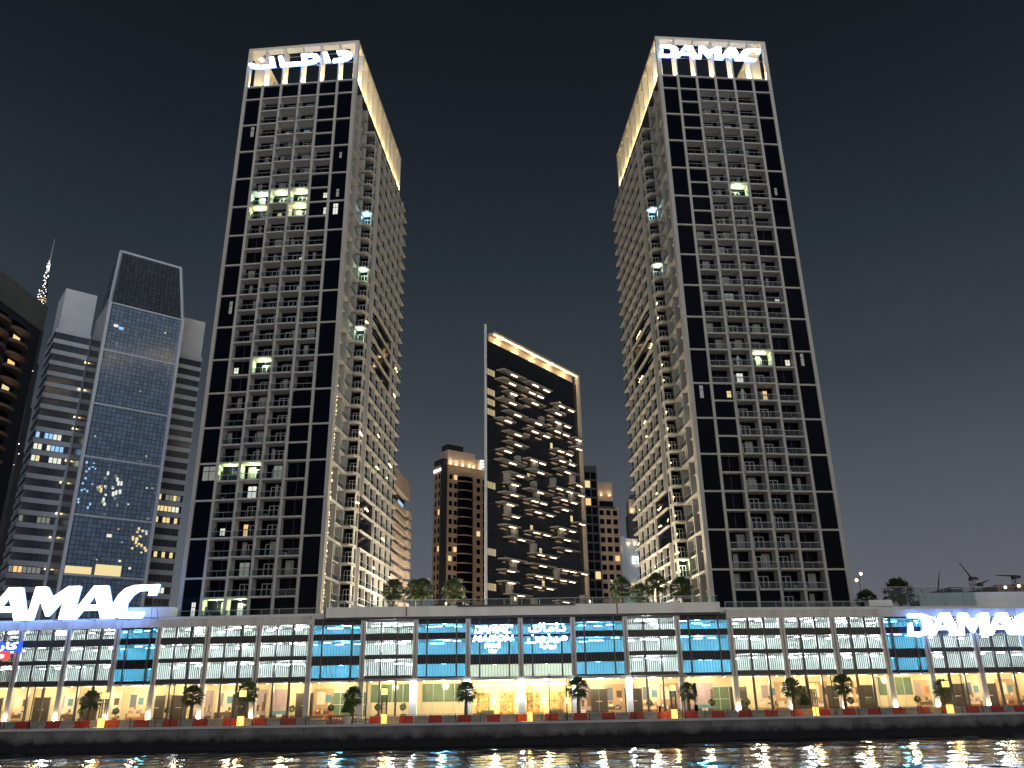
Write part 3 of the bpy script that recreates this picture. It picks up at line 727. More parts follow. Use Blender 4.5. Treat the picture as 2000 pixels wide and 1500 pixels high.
for k in range(-4, 4): podium_bay((.8 + 8.7 * k, 142.0), 0, 8.7, typs_c[k], k, True)
wing = [(8.9, 'L'), (8.8, 'L'), (8.6, 'L'), (7.3, 'B'), (8.7, 'L'), (8.7, 'L'), (8.7, 'L')]
A5 = radians(5.0)
p = Vector((35.6, 142.0)); d = Vector((cos(A5), sin(A5)))
for i, (w_, t_) in enumerate(wing):
    podium_bay((p.x, p.y), A5, w_, t_, 4 + i, False); p = p + d * w_
RE = p.copy()
p = Vector((-34.0, 142.0)); d = Vector((-cos(A5), sin(A5)))
for i, (w_, t_) in enumerate(wing):
    p = p + d * w_; podium_bay((p.x, p.y), -A5, w_, t_, -5 - i, False)
LE = p.copy()
MB().box(-.42, .42, -.4, .5, 3.36, 19.4, 'podium_con').obj('column', POD, (RE.x, RE.y, 0), A5)
# end walls, roof deck, parapet band
MB().box(RE.x + .45, RE.x + 1, RE.y, RE.y + 40, 3, 19.4, 'podium_con').obj('end_wall', POD)
MB().box(LE.x - 1, LE.x - .45, LE.y, LE.y + 40, 3, 19.4, 'podium_con').obj('end_wall', POD)
dk = MB(); dk.prism([(LE.x, LE.y + 1.2), (-34, 143.2), (35.6, 143.2), (RE.x, RE.y + 1.2), (RE.x, 225), (LE.x, 225)], 18.95, 19.95, 'podium_white'); dk.obj('roof_deck', POD)
pp = MB(); pp.box(-31.8, 34.0, 140.5, 143.1, 18.97, 20.6, 'podium_white'); pp.obj('parapet', POD)
MB().box(-31.8, 34.0, 140.9, 143.1, 18.6, 18.95, 'dark_panel').obj('soffit', POD)
MB().box(-31.75, -31.5, 140.46, 140.495, 18.97, 20.6, 'mullion').obj('joint', POD)
MB().box(16.8, 17.0, 140.46, 140.495, 18.97, 20.6, 'mullion').obj('joint', POD); MB().box(-18.2, -18.0, 140.46, 140.495, 18.97, 20.6, 'mullion').obj('joint', POD)
MB().box(-9.6, 10.0, 140.25, 140.46, 20.38, 20.63, 'mullion').obj('box_frame', POD)
# white panels above the wings
MB().box(-69.2, -58.8, 145.2, 147.0, 19.96, 21.6, 'podium_white').obj('parapet_block', POD)
MB().box(60.8, 64.8, 145.2, 147.2, 19.96, 21.0, 'podium_white').obj('parapet_block', POD)
MB().box(71.0, 92.0, 148.2, 148.6, 19.96, 22.4, 'podium_white').obj('parapet_block', POD)
# entrance canopy and its white columns with bright downlights
cn = MB(); cn.box(-26.0, 27.4, 139.6, 141.5, 8.95, 9.3, 'grey_metal'); cn.obj('entrance_canopy', POD)
for x in (-16.6, -7.9, .8, 9.5, 18.2):
    MB().box(-.55, .55, -.5, .5, 3.1, 8.7, 'podium_white').obj('entrance_column', POD, (x, 140.6, 0))
    MB().box(-.5, .5, -.06, .06, 8.72, 8.86, 'white_lamp').obj('column_downlight', POD, (x, 139.85, 0))
    lamp('column_light', POD, (x, 139.2, 8.0), 560, (.86, .93, 1.0), .15)

# ------------------------------------------------------------------ illuminated signs
def N(pts): return [((x - 140) / 370, (1315 - y) / 370) for x, y in pts]
Dp = [N([(205, 955), (430, 955), (520, 970), (585, 1010), (612, 1070), (612, 1130), (585, 1200), (530, 1265), (450, 1305), (360, 1316), (140, 1318), (165, 1210), (190, 1105), (250, 1105), (232, 1250), (360, 1250), (420, 1225), (450, 1180), (455, 1100), (430, 1045), (380, 1022), (195, 1022)])]
Ap = [N([(535, 1312), (790, 945), (955, 945), (1085, 1312), (930, 1312), (892, 1220), (690, 1220), (622, 1312)]), N([(815, 1035), (735, 1160), (862, 1160)])]
Mp = [N([(1078, 1312), (1125, 945), (1260, 945), (1346, 1065), (1525, 945), (1668, 945), (1625, 1312), (1470, 1312), (1495, 1080), (1330, 1275), (1310, 1275), (1188, 1070), (1150, 1312)])]
A2 = [[(x + 2.83, y) for x, y in q] for q in Ap]
def C_(pts): return [(5.28 + (x - 850) / 250 * .95, (350 - y) / 247) for x, y in pts]
Cp = [C_([(1230, 103), (1207, 185), (1145, 185), (1152, 148), (1060, 150), (1010, 180), (972, 235), (968, 275), (990, 302), (1132, 306), (1112, 350), (930, 350), (880, 335), (852, 295), (858, 235), (890, 175), (940, 130), (1010, 107)])]
LET = [Dp, Ap, Mp, A2, Cp]
def damac(name, label, loc, rz, h, depth, width, parent_parts=True):
    T = thing(name, label, 'sign', loc, rz); k = width / 6.75
    for L in LET:
        me = poly_mesh([[(x * k, y * h) for x, y in q] for q in L], ('sign_face', 'sign_side'), depth / 2)
        inst('letter', me, T)
    return T
s1 = damac('rooftop_sign', 'white lit Latin letter sign at the crown of its tower', (34.9, 148.9, 143.4), A5 * .98, 3.5, .5, 24.6)
for z in (.2, 3.0): MB().box(-.6, 25, .3, .36, z, z + .06, 'rail_metal').obj('support_rail', s1)
s2 = damac('podium_sign', 'huge white lit letter sign standing on the podium roof edge', (-96.5, 144.6, 19.55), -A5 * .7, 5.5, .7, 36.2)
for x in (6, 12, 18, 24, 30, 35):
    MB().bar((x, .4, .0), (x, .4, 5), .05, 'grey_metal').bar((x, .4, 5), (x + .2, 2.6, 0), .05, 'grey_metal').bar((x, .4, .0), (x + .2, 2.6, 0), .05, 'grey_metal').bar((x, .4, 2.4), (x + .1, 1.6, 2.4), .04, 'grey_metal').obj('strut', s2)
s3 = damac('podium_sign', 'white lit letter sign hung in front of louvred car park bays', (65.6, 143.4, 14.9), A5, 3.65, .6, 24.3)
for x in (1, 8, 15, 22): MB().bar((x, .3, 1), (x, 1.3, 1), .05, 'grey_metal').bar((x, .3, 2.8), (x, 1.3, 2.8), .05, 'grey_metal').obj('strut', s3)
# Arabic letters on the other crown, traced as plain strokes
def AR(pts): return [((x - 240) / 790 * 24.6, (258 - .055 * (x - 290) - y) / 86 * 3.1) for x, y in pts]
ar = [[AR([(912, 132), (975, 132), (1012, 142), (1028, 160), (1024, 190), (1000, 208), (960, 216), (885, 222), (892, 197), (945, 194), (972, 182), (974, 170), (955, 160), (918, 160)])],
      [AR([(806, 143), (838, 140), (872, 217), (828, 223)])],
      [AR([(465, 165), (497, 163), (519, 219), (652, 214), (640, 152), (725, 147), (765, 158), (785, 182), (782, 205), (755, 224), (690, 236), (490, 248)]), AR([(690, 172), (722, 172), (740, 185), (736, 203), (694, 208)])],
      [AR([(395, 172), (430, 168), (456, 246), (330, 258), (280, 254), (250, 238), (243, 216), (278, 218), (300, 232), (340, 236), (412, 230)])],
      [AR([(320, 182), (346, 178), (352, 192), (326, 196)])]]
s4 = thing('rooftop_sign', 'white lit Arabic letter sign at the crown of its tower', 'sign', (-60.2, 150.8, 143.2), -A5 * .98)
for q in ar: inst('letter', poly_mesh(q, ('sign_face', 'sign_side'), .25), s4)
for z in (.1, 2.9): MB().box(-.3, 24.8, .3, .36, z, z + .06, 'rail_metal').obj('support_rail', s4)
# two small signs over the entrance
s5 = thing('entrance_sign', 'stacked white lit Latin lettering on the blue entrance glass', 'sign', (-7.1, 141.0, 13.0))
kk = 6.4 / 6.75
inst('lettering', poly_mesh([[(x * kk + .3, y * 1.25 + 3.15) for x, y in q] for L in (Dp, Mp, Cp) for q in L], ('sign_face', 'sign_side'), .06), s5)
inst('lettering', poly_mesh([[(x * kk + .3, y * 1.25 + 3.15) for x, y in q] for L in (Ap, A2) for q in L], ('sign_face', 'sign_side'), .06), s5)
def line(T, body, x, z, size, width, shear=.25, bold=.02):
    me = text_mesh(body, size, ('sign_face', 'sign_side'), .06, shear, bold)
    xs = [v.co.x for v in me.vertices]; k = width / (max(xs) - min(xs)); x0 = min(xs)
    for v in me.vertices: v.co.x = (v.co.x - x0) * k
    inst('lettering', me, T, (x, 0, z))
line(s5, 'MAISON', .0, 1.85, 1.45, 6.7); line(s5, 'PRIV\u00c9', 2.0, .85, 1.0, 2.6, .1); MB().box(2.6, 4.0, -.06, .06, .38, .56, 'sign_face').obj('light_bar', s5); MB().box(2.7, 3.9, -.06, .06, .1, .26, 'sign_face').obj('light_bar', s5)
s6 = thing('entrance_sign', 'stacked white lit Arabic lettering on the blue entrance glass', 'sign', (1.9, 141.0, 13.0))
line(s6, '\uFED9\uFE8E\uFEE3\uFE8D\uFEA9', .2, 3.3, 1.9, 6.2, 0, .03); line(s6, '\uFEE5\uFEED\uFEB0\uFEF4\uFEE3', 0, 1.9, 1.9, 6.6, 0, .03); line(s6, '\uFEEA\uFEF4\uFED4\uFEF3\uFEAE\uFE91', 2.0, .75, 1.0, 2.7, 0, .02)
s7 = thing('shop_sign', 'blue and red lit shop sign with Arabic lettering', 'sign', (-92.2, 145.6, 13.3), -A5)
MB().box(0, 8.6, 0, .25, 1.35, 2.9, 'carre_blue').obj('blue_panel', s7); MB().box(0, 6.7, 0, .25, 0, 1.33, 'carre_red').obj('red_panel', s7)
line(s7, '\uFEAD\uFEEE\uFED3\uFEAD\uFE8E\uFEDB', .6, 1.75, 1.5, 7.4, 0, .03); line(s7, '\uFE96\uFEDB\uFEAD\uFE8E\uFEE3', .6, .35, 1.4, 5.2, 0, .03)
for o in s7.children:
    if o.name.startswith('lettering'): o.location.y = -.08

# ------------------------------------------------------------------ railings on the deck
def glass_rail(name, label, a, b_, z, h=1.1, step=3.0):
    L = hypot(b_[0] - a[0], b_[1] - a[1]); rz = atan2(b_[1] - a[1], b_[0] - a[0])
    T = thing(name, label, 'railing', (a[0], a[1], z), rz); k = max(1, round(L / step)); st = L / k
    pm = MB().box(.03, st - .03, 0, .03, .1, h - .05, 'rail_glass').mesh('glass_panel'); po = MB().box(-.03, .03, .03, .09, 0, h, 'rail_metal').mesh('post')
    for i in range(k): inst('glass_panel', pm, T, (i * st, 0, 0)); inst('post', po, T, (i * st, 0, 0))
    MB().box(0, L, -.03, .06, h - .04, h + .03, 'rail_metal').obj('top_rail', T)
glass_rail('deck_railing', 'glass railing along the white parapet between the towers', (-31.6, 141.2), (33.8, 141.2), 20.6)
glass_rail('terrace_railing', 'glass railing at the foot of the tower with Arabic sign', (-62.5, 147.4), (-34.5, 145.0), 19.95)
glass_rail('terrace_railing', 'glass railing at the foot of the tower with Latin sign', (36.0, 145.0), (63.0, 147.4), 19.95)
glass_rail('terrace_railing', 'long glass railing on the roof deck beside the hung letter sign', (64.9, 146.8), (96.0, 149.5), 19.95, 3.4, 3.4)

# ------------------------------------------------------------------ palms, planting
def palm_crown(seed, fans, rad, up=-.55):
    r = random.Random(seed); b = MB()
    for i in range(fans):
        a = i * 2.39996 + r.uniform(-.3, .3); el = up + (1.45 - up) * (i / fans) ** .9 + r.uniform(-.12, .12)
        d = Vector((cos(a) * cos(el), sin(a) * cos(el), sin(el))); side = Vector((-sin(a), cos(a), 0)); nrm = d.cross(side)
        L = rad * r.uniform(.5, .62); q = d * L; b.bar((0, 0, 0), q, .035, 'palm_leaf', 3, .02)
        nb = 11
        for j in range(nb):
            t = (j / (nb - 1) - .5) * 2.5 + r.uniform(-.06, .06); dd = d * cos(t) + side * sin(t)
            bl = rad * (.50 - .12 * abs(t)) * r.uniform(.85, 1.1); wv = (side * cos(t) - d * sin(t)) * .085 * rad / 2
            mid = q + dd * bl * .55; tip = q + dd * bl + Vector((0, 0, -.16 * rad * r.uniform(.5, 1.4)))
            b.face([q, mid - wv + nrm * .02, tip, mid + wv + nrm * .02], 'palm_leaf')
    return b
def palm_trunk(h, r):
    pr = []; k = 14
    for i in range(k + 1):
        pr.append((r * (1.25 - .5 * i / k) * (1.12 if i % 2 else .95), h * i / k))
    return MB().lathe(pr, 'trunk', nn=9)
PC = [palm_crown(s, 64, 2.1, -.8).mesh('crown') for s in (1, 2, 3)]
TR = {}
def palm(label, loc, h, rad, k, group=None, up=None):
    T = thing('palm_tree', label, 'palm tree', loc, k * 1.7, None, group)
    key = round(h, 1)
    if key not in TR: TR[key] = palm_trunk(h, .24).mesh('trunk')
    inst('trunk', TR[key], T); inst('crown', PC[k % 3], T, (0, 0, h), 0, (rad / 2.1,) * 3)
    if up: lamp('palm_uplight', T, (0.5, -.9, .5), up, (1.0, .84, .40), .1)
    return T
for i, (x, t_) in enumerate(((-63.2, 'under the huge roof sign'), (-48.1, 'under the lit lowest balconies'), (-40.0, 'behind a lantern post near the slatted shop window'), (-24.3, 'beside the cone topiary and the wide shop window'), (-7.5, 'before the lobby under the Latin entrance lettering'), (9.1, 'before the lobby under the Arabic entrance lettering'),
        (25.4, 'beside a poster of a skyline with palms'), (40.9, 'beside the dark cone topiary in a pot'), (48.5, 'between two lantern posts beyond the cone topiary'), (63.2, 'below the hung letter sign on the promenade'))):
    yy = quay_y(x) + 7.5
    palm('squat fan palm on the promenade ' + t_, (x * yy / 130, yy, 3.0), 3.5 + .4 * ((i * 7) % 3), 1.75 + .12 * (i % 3), i, 'fan palms along the promenade')
for i, (x, y, h, u, t_) in enumerate(((-21.3, 147.5, 4.0, 60, 'closest to the Arabic sign tower'), (-16.3, 147.5, 4.1, 120, 'second from the Arabic sign tower'), (-10.8, 147.5, 4.0, 120, 'beside the white edge of the balcony tower'), (-18.6, 156, 5.0, 0, 'behind the two lit ones'), (19.0, 150, 4.2, 0, 'beside the far end of the balcony tower'), (25.2, 149, 4.6, 0, 'below the beige tower with stepped crown'), (30.0, 151, 4.2, 0, 'close to the Latin sign tower'), (23, 155, 3.6, 0, 'half hidden behind its neighbours'), (72.0, 158, 3.6, 0, 'standing alone beyond the Latin sign tower'), (66.6, 160, 2.4, 0, 'low beside the corner of the Latin sign tower'))):
    palm(('warmly uplit palm on the roof deck ' if u else 'dark palm on the roof deck ') + t_, (x, y, 19.95), h, 2.5 if i != 8 else 3.2, i + 1, 'palms on the roof deck', u)
def shrub_mesh(seed, rx, rz_, nl, cone=False):
    r = random.Random(seed); b = MB()
    for i in range(nl):
        while True:
            x, y, z = r.uniform(-1, 1), r.uniform(-1, 1), r.uniform(-1, 1)
            if cone:
                if hypot(x, y) < (1 - z) / 2 + .05: break
            elif .35 < x * x + y * y + z * z < 1: break
        c = Vector((x * rx, y * rx, (z + 1) * rz_)); a = Vector((r.uniform(-1, 1), r.uniform(-1, 1), r.uniform(-1, 1))).normalized(); d = a.orthogonal().normalized(); s_ = r.uniform(.07, .13)
        b.face([c - a * s_ * 1.6, c - d * s_ * .6, c + a * s_ * 1.6, c + d * s_ * .6], 'shrub_leaf')
    return b
POT = MB().lathe([(.28, 0), (.42, .55), (.44, .6), (.36, .6), (.34, .52)], 'pot', nn=12).mesh('pot'); SH = shrub_mesh(4, .55, .55, 240).mesh('foliage'); STM = MB().bar((0, 0, .5), (0, 0, 1.3), .04, 'trunk', 5).mesh('stem')
CONE = shrub_mesh(5, .95, 1.35, 900, True).mesh('foliage'); BPOT = MB().lathe([(.42, 0), (.62, .9), (.64, .95), (.54, .95), (.52, .85)], 'coping', nn=14).mesh('pot')
for i, x in enumerate((-72.5, -66.5, -57.6, -51.8, -36.6, -30.2, -22.6, -18.5, 21.6, 31.8, 37.5, 45.6, 55.0, 58.2, 66.5, 71.0)):
    y = 141.0 + max(0, abs(x) - 35) * .0875 + 2.2
    T = thing('potted_shrub', 'small round leafy shrub in a tapered pot inside the lit colonnade', 'potted plant', (x, y, 3.36), i, None, 'potted shrubs in the colonnade')
    inst('pot', POT, T); inst('stem', STM, T); inst('foliage', SH, T, (0, 0, 1.1), i)
for x, t_ in ((-24.9, 'clipped cone topiary in a pale pot near the red crowd barrier'), (42.6, 'clipped dark cone topiary in a pot beside a lantern post')):
    y = quay_y(x) + 6; T = thing('cone_topiary', t_, 'potted plant', (x * y / 130, y, 3.0)); inst('pot', BPOT, T); inst('stem', STM, T, (0, 0, .3)); inst('foliage', CONE, T, (0, 0, 1.5))
# hedge with fairy lights at the foot of the tower
T = thing('planter', 'long deck planter with shrubs and warm lights at the tower foot', 'planter', (-30.5, 149, 19.95))
MB().box(0, 7.5, 0, 1.2, 0, .6, 'pot').obj('trough', T); sm = shrub_mesh(9, .8, .5, 380).mesh('foliage')
for i in range(6): inst('foliage', sm, T, (.7 + i * 1.2, .6, .5), i)
for i in range(12): MB().box(-.1, .1, -.1, .1, 0, .16, 'bulb').obj('light', T, (.9 + i * .55, -.15, .35 + .35 * ((i * 5) % 3)))
lamp('planter_light', T, (4, -1.2, 1), 60, (1, .75, .35))
for x, y in ((-13, 158), (0, 152), (14, 158), (-24, 175), (24, 175), (0, 185)):
    T = thing('deck_lamp', 'short warm lamp post on the roof deck between the towers', 'lamp', (x, y, 19.95), 0, None, 'lamp posts on the roof deck')
    MB().lathe([(.09, 0), (.06, 2.6)], 'black_metal', nn=8).obj('post', T); MB().lathe([(.16, 2.6), (.2, 2.95), (.05, 3.05)], 'lantern', nn=10).obj('lantern', T)
    lamp('deck_light', T, (0, 0, 3.4), 10500, (1.0, .84, .60), .2)

# ------------------------------------------------------------------ promenade furniture
def barrier_mesh(mt):
    b = MB(); pr = [(-.26, 0), (.26, 0), (.26, .14), (.13, .42), (.10, 1.0), (-.10, 1.0), (-.13, .42), (-.26, .14)]
    k = len(pr); 
    for x in (-.97, .97): b.v += [(x, y, z) for y, z in pr]
    b.mi(mt)
    for i in range(k): b.f.append((i, (i + 1) % k, k + (i + 1) % k, k + i)); b.m.append(0)
    b.f.append(tuple(reversed(range(k)))); b.m.append(0); b.f.append(tuple(range(k, 2 * k))); b.m.append(0)
    return b
BR = [barrier_mesh('barrier_red').mesh('barrier_body'), barrier_mesh('barrier_white').mesh('barrier_body')]
x = -80.0; i = 0; rb = random.Random(2)
while x < 86:
    if not (-29 < x < -21):
        y = quay_y(x) + 2.2 + rb.uniform(-.1, .1); sl = atan2(quay_y(x + 1) - quay_y(x - 1), 2)
        o = inst('traffic_barrier', BR[i % 2], None, (x, y, 3.0), sl + rb.uniform(-.04, .04))
        tag(o, ('red' if i % 2 == 0 else 'grey white') + ' plastic water filled road barrier in the row along the quay', 'barrier', ('red' if i % 2 == 0 else 'white') + ' barriers along the quay')
    x += 2.02; i += 1
# crowd control fences near the topiary
for j, (x, mt, cname) in enumerate(((-29.3, 'barrier_white', 'grey white'), (-26.4, 'barrier_red', 'bright red'))):
    T = thing('crowd_barrier', cname + ' plastic crowd control fence standing in the gap of the barrier row', 'barrier', (x, quay_y(x) + 2.2, 3.0))
    MB().box(0, 2.4, -.04, .04, .95, 1.1, mt).box(0, 2.4, -.04, .04, .12, .25, mt).box(0, .12, -.04, .04, 0, 1.1, mt).box(2.28, 2.4, -.04, .04, 0, 1.1, mt).obj('frame', T)
    bm_ = MB().box(-.05, .05, -.03, .03, .25, .95, mt).mesh('bar')
    for q in range(9): inst('bar', bm_, T, (.33 + q * .22, 0, 0))
    fm = MB().box(-.08, .08, -.35, .35, 0, .06, 'black_metal').mesh('foot')
    for q in (.25, 2.15): inst('foot', fm, T, (q, 0, 0))
# lantern posts: glowing base, dark lattice shaft, lit cube
def lantern_parts():
    base = MB().box(-.36, .36, -.36, .36, .08, 1.25, 'lantern_base'); 
    base.box(-.42, .42, -.42, .42, 0, .08, 'black_metal').box(-.42, .42, -.42, .42, 1.25, 1.33, 'black_metal')
    sh = MB()
    for sx in (-.34, .34):
        for sy in (-.34, .34): sh.box(sx - .05, sx + .05, sy - .05, sy + .05, 1.33, 3.7, 'black_metal')
    for sx in (-.16, 0, .16):
        for sy in (-.34, .34): sh.box(sx - .015, sx + .015, sy - .015, sy + .015, 1.33, 3.7, 'black_metal')
    for z in (1.9, 2.5, 3.1, 3.64):
        for sy in (-.34, .34): sh.box(-.29, .29, sy - .03, sy + .03, z, z + .05, 'black_metal')
        for sx in (-.34, .34): sh.box(sx - .03, sx + .03, -.29, .29, z, z + .05, 'black_metal')
    ln = MB().box(-.36, .36, -.36, .36, 3.75, 4.55, 'lantern')
    cap = MB().box(-.44, .44, -.44, .44, 4.56, 4.64, 'black_metal')
    for sx in (-.39, .39):
        for sy in (-.39, .39): cap.box(sx - .03, sx + .03, sy - .03, sy + .03, 3.7, 4.56, 'black_metal')
    return [q.mesh(nm) for q, nm in ((base, 'glowing_base'), (sh, 'shaft'), (ln, 'lantern'), (cap, 'cap'))]
LP = lantern_parts()
for x, t_ in ((-58.3, 'below the huge roof sign'), (-38.8, 'under the lowest lit balconies'), (-18.7, 'before the wide shop window'), (1.8, 'in front of the lobby doors'), (22.1, 'in front of the bedroom posters'), (41.9, 'beside the dark cone topiary'), (60.8, 'below the hung letter sign')):
    y = quay_y(x) + 1.3
    T = thing('lantern_post', 'square lantern post with glowing base on the promenade ' + t_, 'lamp', (x * y / 124, y, 3.0), 0, None, 'lantern posts along the promenade')
    for me in LP: inst(me.name.split('.')[0], me, T)
    lamp('lantern_light', T, (0, -.9, 1.0), 90, (1, .62, .2), .2); lamp('lantern_light', T, (0, -.2, 5.3), 420, (1, .72, .36), .3)
# slim dark poles
for x, h in ((-47.4, 6.2), (-36.2, 6.0), (-20.8, 7.6), (4.6, 6.2), (7.0, 5.5), (16.6, 7.2), (24.0, 6.2), (43.2, 6.4), (46.8, 6.4), (-66.6, 5.8), (68, 5.6)):
    y = quay_y(x) + 1.2
    T = thing('slim_pole', 'slim dark upright pole standing at the quay edge', 'pole', (x, y, 3.0), 0, None, 'slim poles at the quay edge')
    MB().lathe([(.075, 0), (.07, h)], 'black_metal', nn=6).obj('shaft', T); MB().lathe([(.16, 0), (.16, .12), (.09, .2)], 'black_metal', nn=8).obj('foot', T)
# low rail with posts along the quay edge
for (a, b_) in (((-90, quay_y(-90) + .6), (0, quay_y(0) + .6)), ((0, quay_y(0) + .6), (80, quay_y(80) + .6))):
    L = hypot(b_[0] - a[0], b_[1] - a[1]); rz = atan2(b_[1] - a[1], b_[0] - a[0])
    T = thing('quay_railing', 'thin dark post and rail fence on the stretch of quay ' + ('below the huge roof sign' if a[0] < 0 else 'below the hung letter sign'), 'railing', (a[0], a[1], 3.06), rz)
    pm = MB().box(-.04, .04, -.04, .04, 0, 1.15, 'black_metal').mesh('post'); k = int(L / 3.4)
    for i in range(k): inst('post', pm, T, (i * 3.4, 0, 0))
    MB().bar((0, 0, 1.1), (L, 0, 1.1), .018, 'black_metal').bar((0, 0, .6), (L, 0, .6), .012, 'black_metal').obj('rail', T)

# ------------------------------------------------------------------ balcony tower between the two towers
CT = thing('balcony_tower', 'dark glass tower with scattered floating balconies and light bars', 'tower', (-9.5, 250.0, 3.0), radians(52.6))
b = MB(); b.prism([(.9, .3), (56.6, .3), (69.0, 10.0), (13.4, 10.0)], 0, 116.0, 'dark_curtain'); b.obj('glass_body', CT)
MB().prism([(0, -.6), (.9, -.9), (1.9, .28), (.9, .3)], 0, 121.0, 'office_white').obj('edge_fin', CT); MB().box(56.6, 57.6, -.9, .6, 0, 120.0, 'peach').obj('edge_fin', CT)
MB().prism([(1.5, .8), (56.6, .8), (68.0, 9.7), (13.4, 9.7)], 116.01, 116.5, 'dark_panel').obj('roof', CT)
cr = MB(); cr.box(5.5, 56.6, -.9, 2.4, 119.3, 120.0, 'peach'); cr.box(5.5, 56.6, 2.0, 2.4, 116.5, 119.29, 'peach'); cr.obj('crown_lip', CT)
MB().box(5.6, 56.5, -.5, .1, 119.1, 119.29, 'strip_gold').obj('light_strip', CT)
for k in range(5): lamp('crown_light', CT, (10 + k * 10, .2, 118.4), 420, (1.0, .70, .34), .3)
random.seed(21)
FH = 3.5
vane = {}
for fl in range(1, 31):
    z = 2.0 + fl * FH
    if z > 111: continue
    top = (111 - z) / FH
    slabs = []
    if random.random() < .97: slabs.append((random.choice((6.0, 6.5, 7.5, 10.0)), random.choice((7, 9, 12, 14)), 1))
    if top > .5 and random.random() < .98: slabs.append((random.uniform(19, 23), random.choice((11, 13, 15)), random.choice((1, 2, 2))))
    if top > 2 and random.random() < .98: slabs.append((random.uniform(34, 39), random.choice((10, 12, 13.5)), random.choice((1, 2, 2))))
    if top > 4 and random.random() < .75: slabs.append((random.uniform(48, 50), 7.5, 1))
    end = 0
    for u, L, nl in slabs:
        if u < end + .3: continue
        end = u + L
        if end > 56.3: L = 56.3 - u
        bo = MB().prism([(u, .3), (u + .6, -2.6), (u + L - .6, -2.6), (u + L, .3)], z - .42, z, 'tower_slab').obj('balcony', CT)
        MB().box(u + .7, u + L - .7, -2.5, -2.47, z + .02, z + 1.05, 'rail_glass').obj('railing', bo)
        for q in range(nl):
            x = u + L * (.42 if nl == 1 else .25 + .45 * q)
            MB().box(x, x + 3.3, -1.75, -1.25, z - .5, z - .425, 'bar_lamp').obj('light_bar', bo)
        if top > 3 and random.random() < .38:
            x = u + L * random.choice((.1, .3, .5, .75)); MB().box(x, x + 1.6, -1.5, .29, z + .01, z + FH - .45, 'tower_slab').obj('partition', bo)
    if fl in (1, 4, 5, 6, 9, 12, 18, 25, 26, 27, 29):
        MB().box(1.6, 6.4, .2, .28, z + .3, z + 2.4, 'lit_room').box(2.5, 2.6, .1, .19, z + .3, z + 2.4, 'mullion').box(3.6, 3.7, .1, .19, z + .3, z + 2.4, 'mullion').box(4.8, 4.9, .1, .19, z + .3, z + 2.4, 'mullion').obj('lit_or_reflecting_window', CT)
    if random.random() < .3:
        x = random.uniform(14, 50); MB().box(x, x + 1.3, .2, .28, z + .3, z + 2.3, 'lit_yellow').obj('lit_or_reflecting_window', CT)

# ------------------------------------------------------------------ office tower with striped wings
OT = thing('office_tower', 'blue glass office tower with slanted top between white striped wings', 'tower', (-126.2, 230.0, 3.0), radians(37.9))
ZF = 127.6
seg = [0, 17.5, 35.0, 52.0, 70.0, 88.0, 106.5, ZF]
seg = [4, 20.5, 37.0, 53.8, 71.0, 87.5, 105.0, 121.0]
for a, c in zip(seg, seg[1:]):
    MB().box(.9, 22.3, .25, 18, a + .5, c, 'curtain').obj('curtain_wall', OT)
    MB().box(.9, 22.3, -.1, .6, c + .001 if c < 121 else c + .001, c + .499, 'office_frame').obj('transom', OT)
MB().box(.9, 22.3, .25, 18, 0, 4.49, 'curtain').obj('curtain_wall', OT)
# leaning top
tp = MB(); tp.v += [(.9, .25, 121.5), (22.3, .25, 121.5), (20.6, 4.4, 141.5), (1.9, 4.4, 141.5), (.9, 18, 121.5), (22.3, 18, 121.5), (20.6, 16, 141.5), (1.9, 16, 141.5)]
i_ = tp.mi('top_curtain')
for f in ((0, 1, 2, 3), (1, 5, 6, 2), (5, 4, 7, 6), (4, 0, 3, 7), (3, 2, 6, 7)): tp.f.append(f); tp.m.append(i_)
tp.obj('slanted_top', OT)
for x in (0, 22.3):
    f_ = MB(); f_.box(x, x + .9, -.5, .9, 0, 121.5, 'office_frame'); f_.bar((x + .45, .2, 121.5), (1.7 if x == 0 else 20.8, 4.2, 142), .55, 'office_frame'); f_.obj('corner_frame', OT)
MB().box(1.4, 21.1, 3.9, 5.0, 141.52, 142.2, 'office_frame').obj('top_beam', OT)
MB().box(.05, .85, .95, 18, 0, 121.4, 'dark_curtain').obj('side_wall', OT)
random.seed(5)
for k in range(34):
    x = 1.2 + 1.5 * random.randrange(14); z = random.choice(seg[:-1]) + 1 + 1.85 * random.randrange(8)
    mt = random.choice(('lit_yellow', 'lit_white', 'lit_white', 'lit_dim', 'lit_dim', 'lit_blue'))
    sz = random.choice(((.5, .35), (.7, .6), (.35, .3)))
    MB().box(x, x + sz[0], .18, .24, z, z + sz[1], mt).obj('lit_or_reflecting_window', OT)
MB().box(1.2, 8.0, .17, .24, 37.6, 39.6, 'lit_yellow').obj('lit_or_reflecting_window', OT); MB().box(8.9, 15.8, .17, .24, 37.6, 40.6, 'lit_yellow').obj('lit_or_reflecting_window', OT)
for x, z, mt in ((2.6, 113.5, 'lit_white'), (4.2, 113.0, 'lit_blue'), (12.5, 21.5, 'lit_blue'), (10.5, 48.5, 'lit_white')): MB().box(x, x + 1.3, .17, .24, z, z + .9, mt).obj('lit_or_reflecting_window', OT)
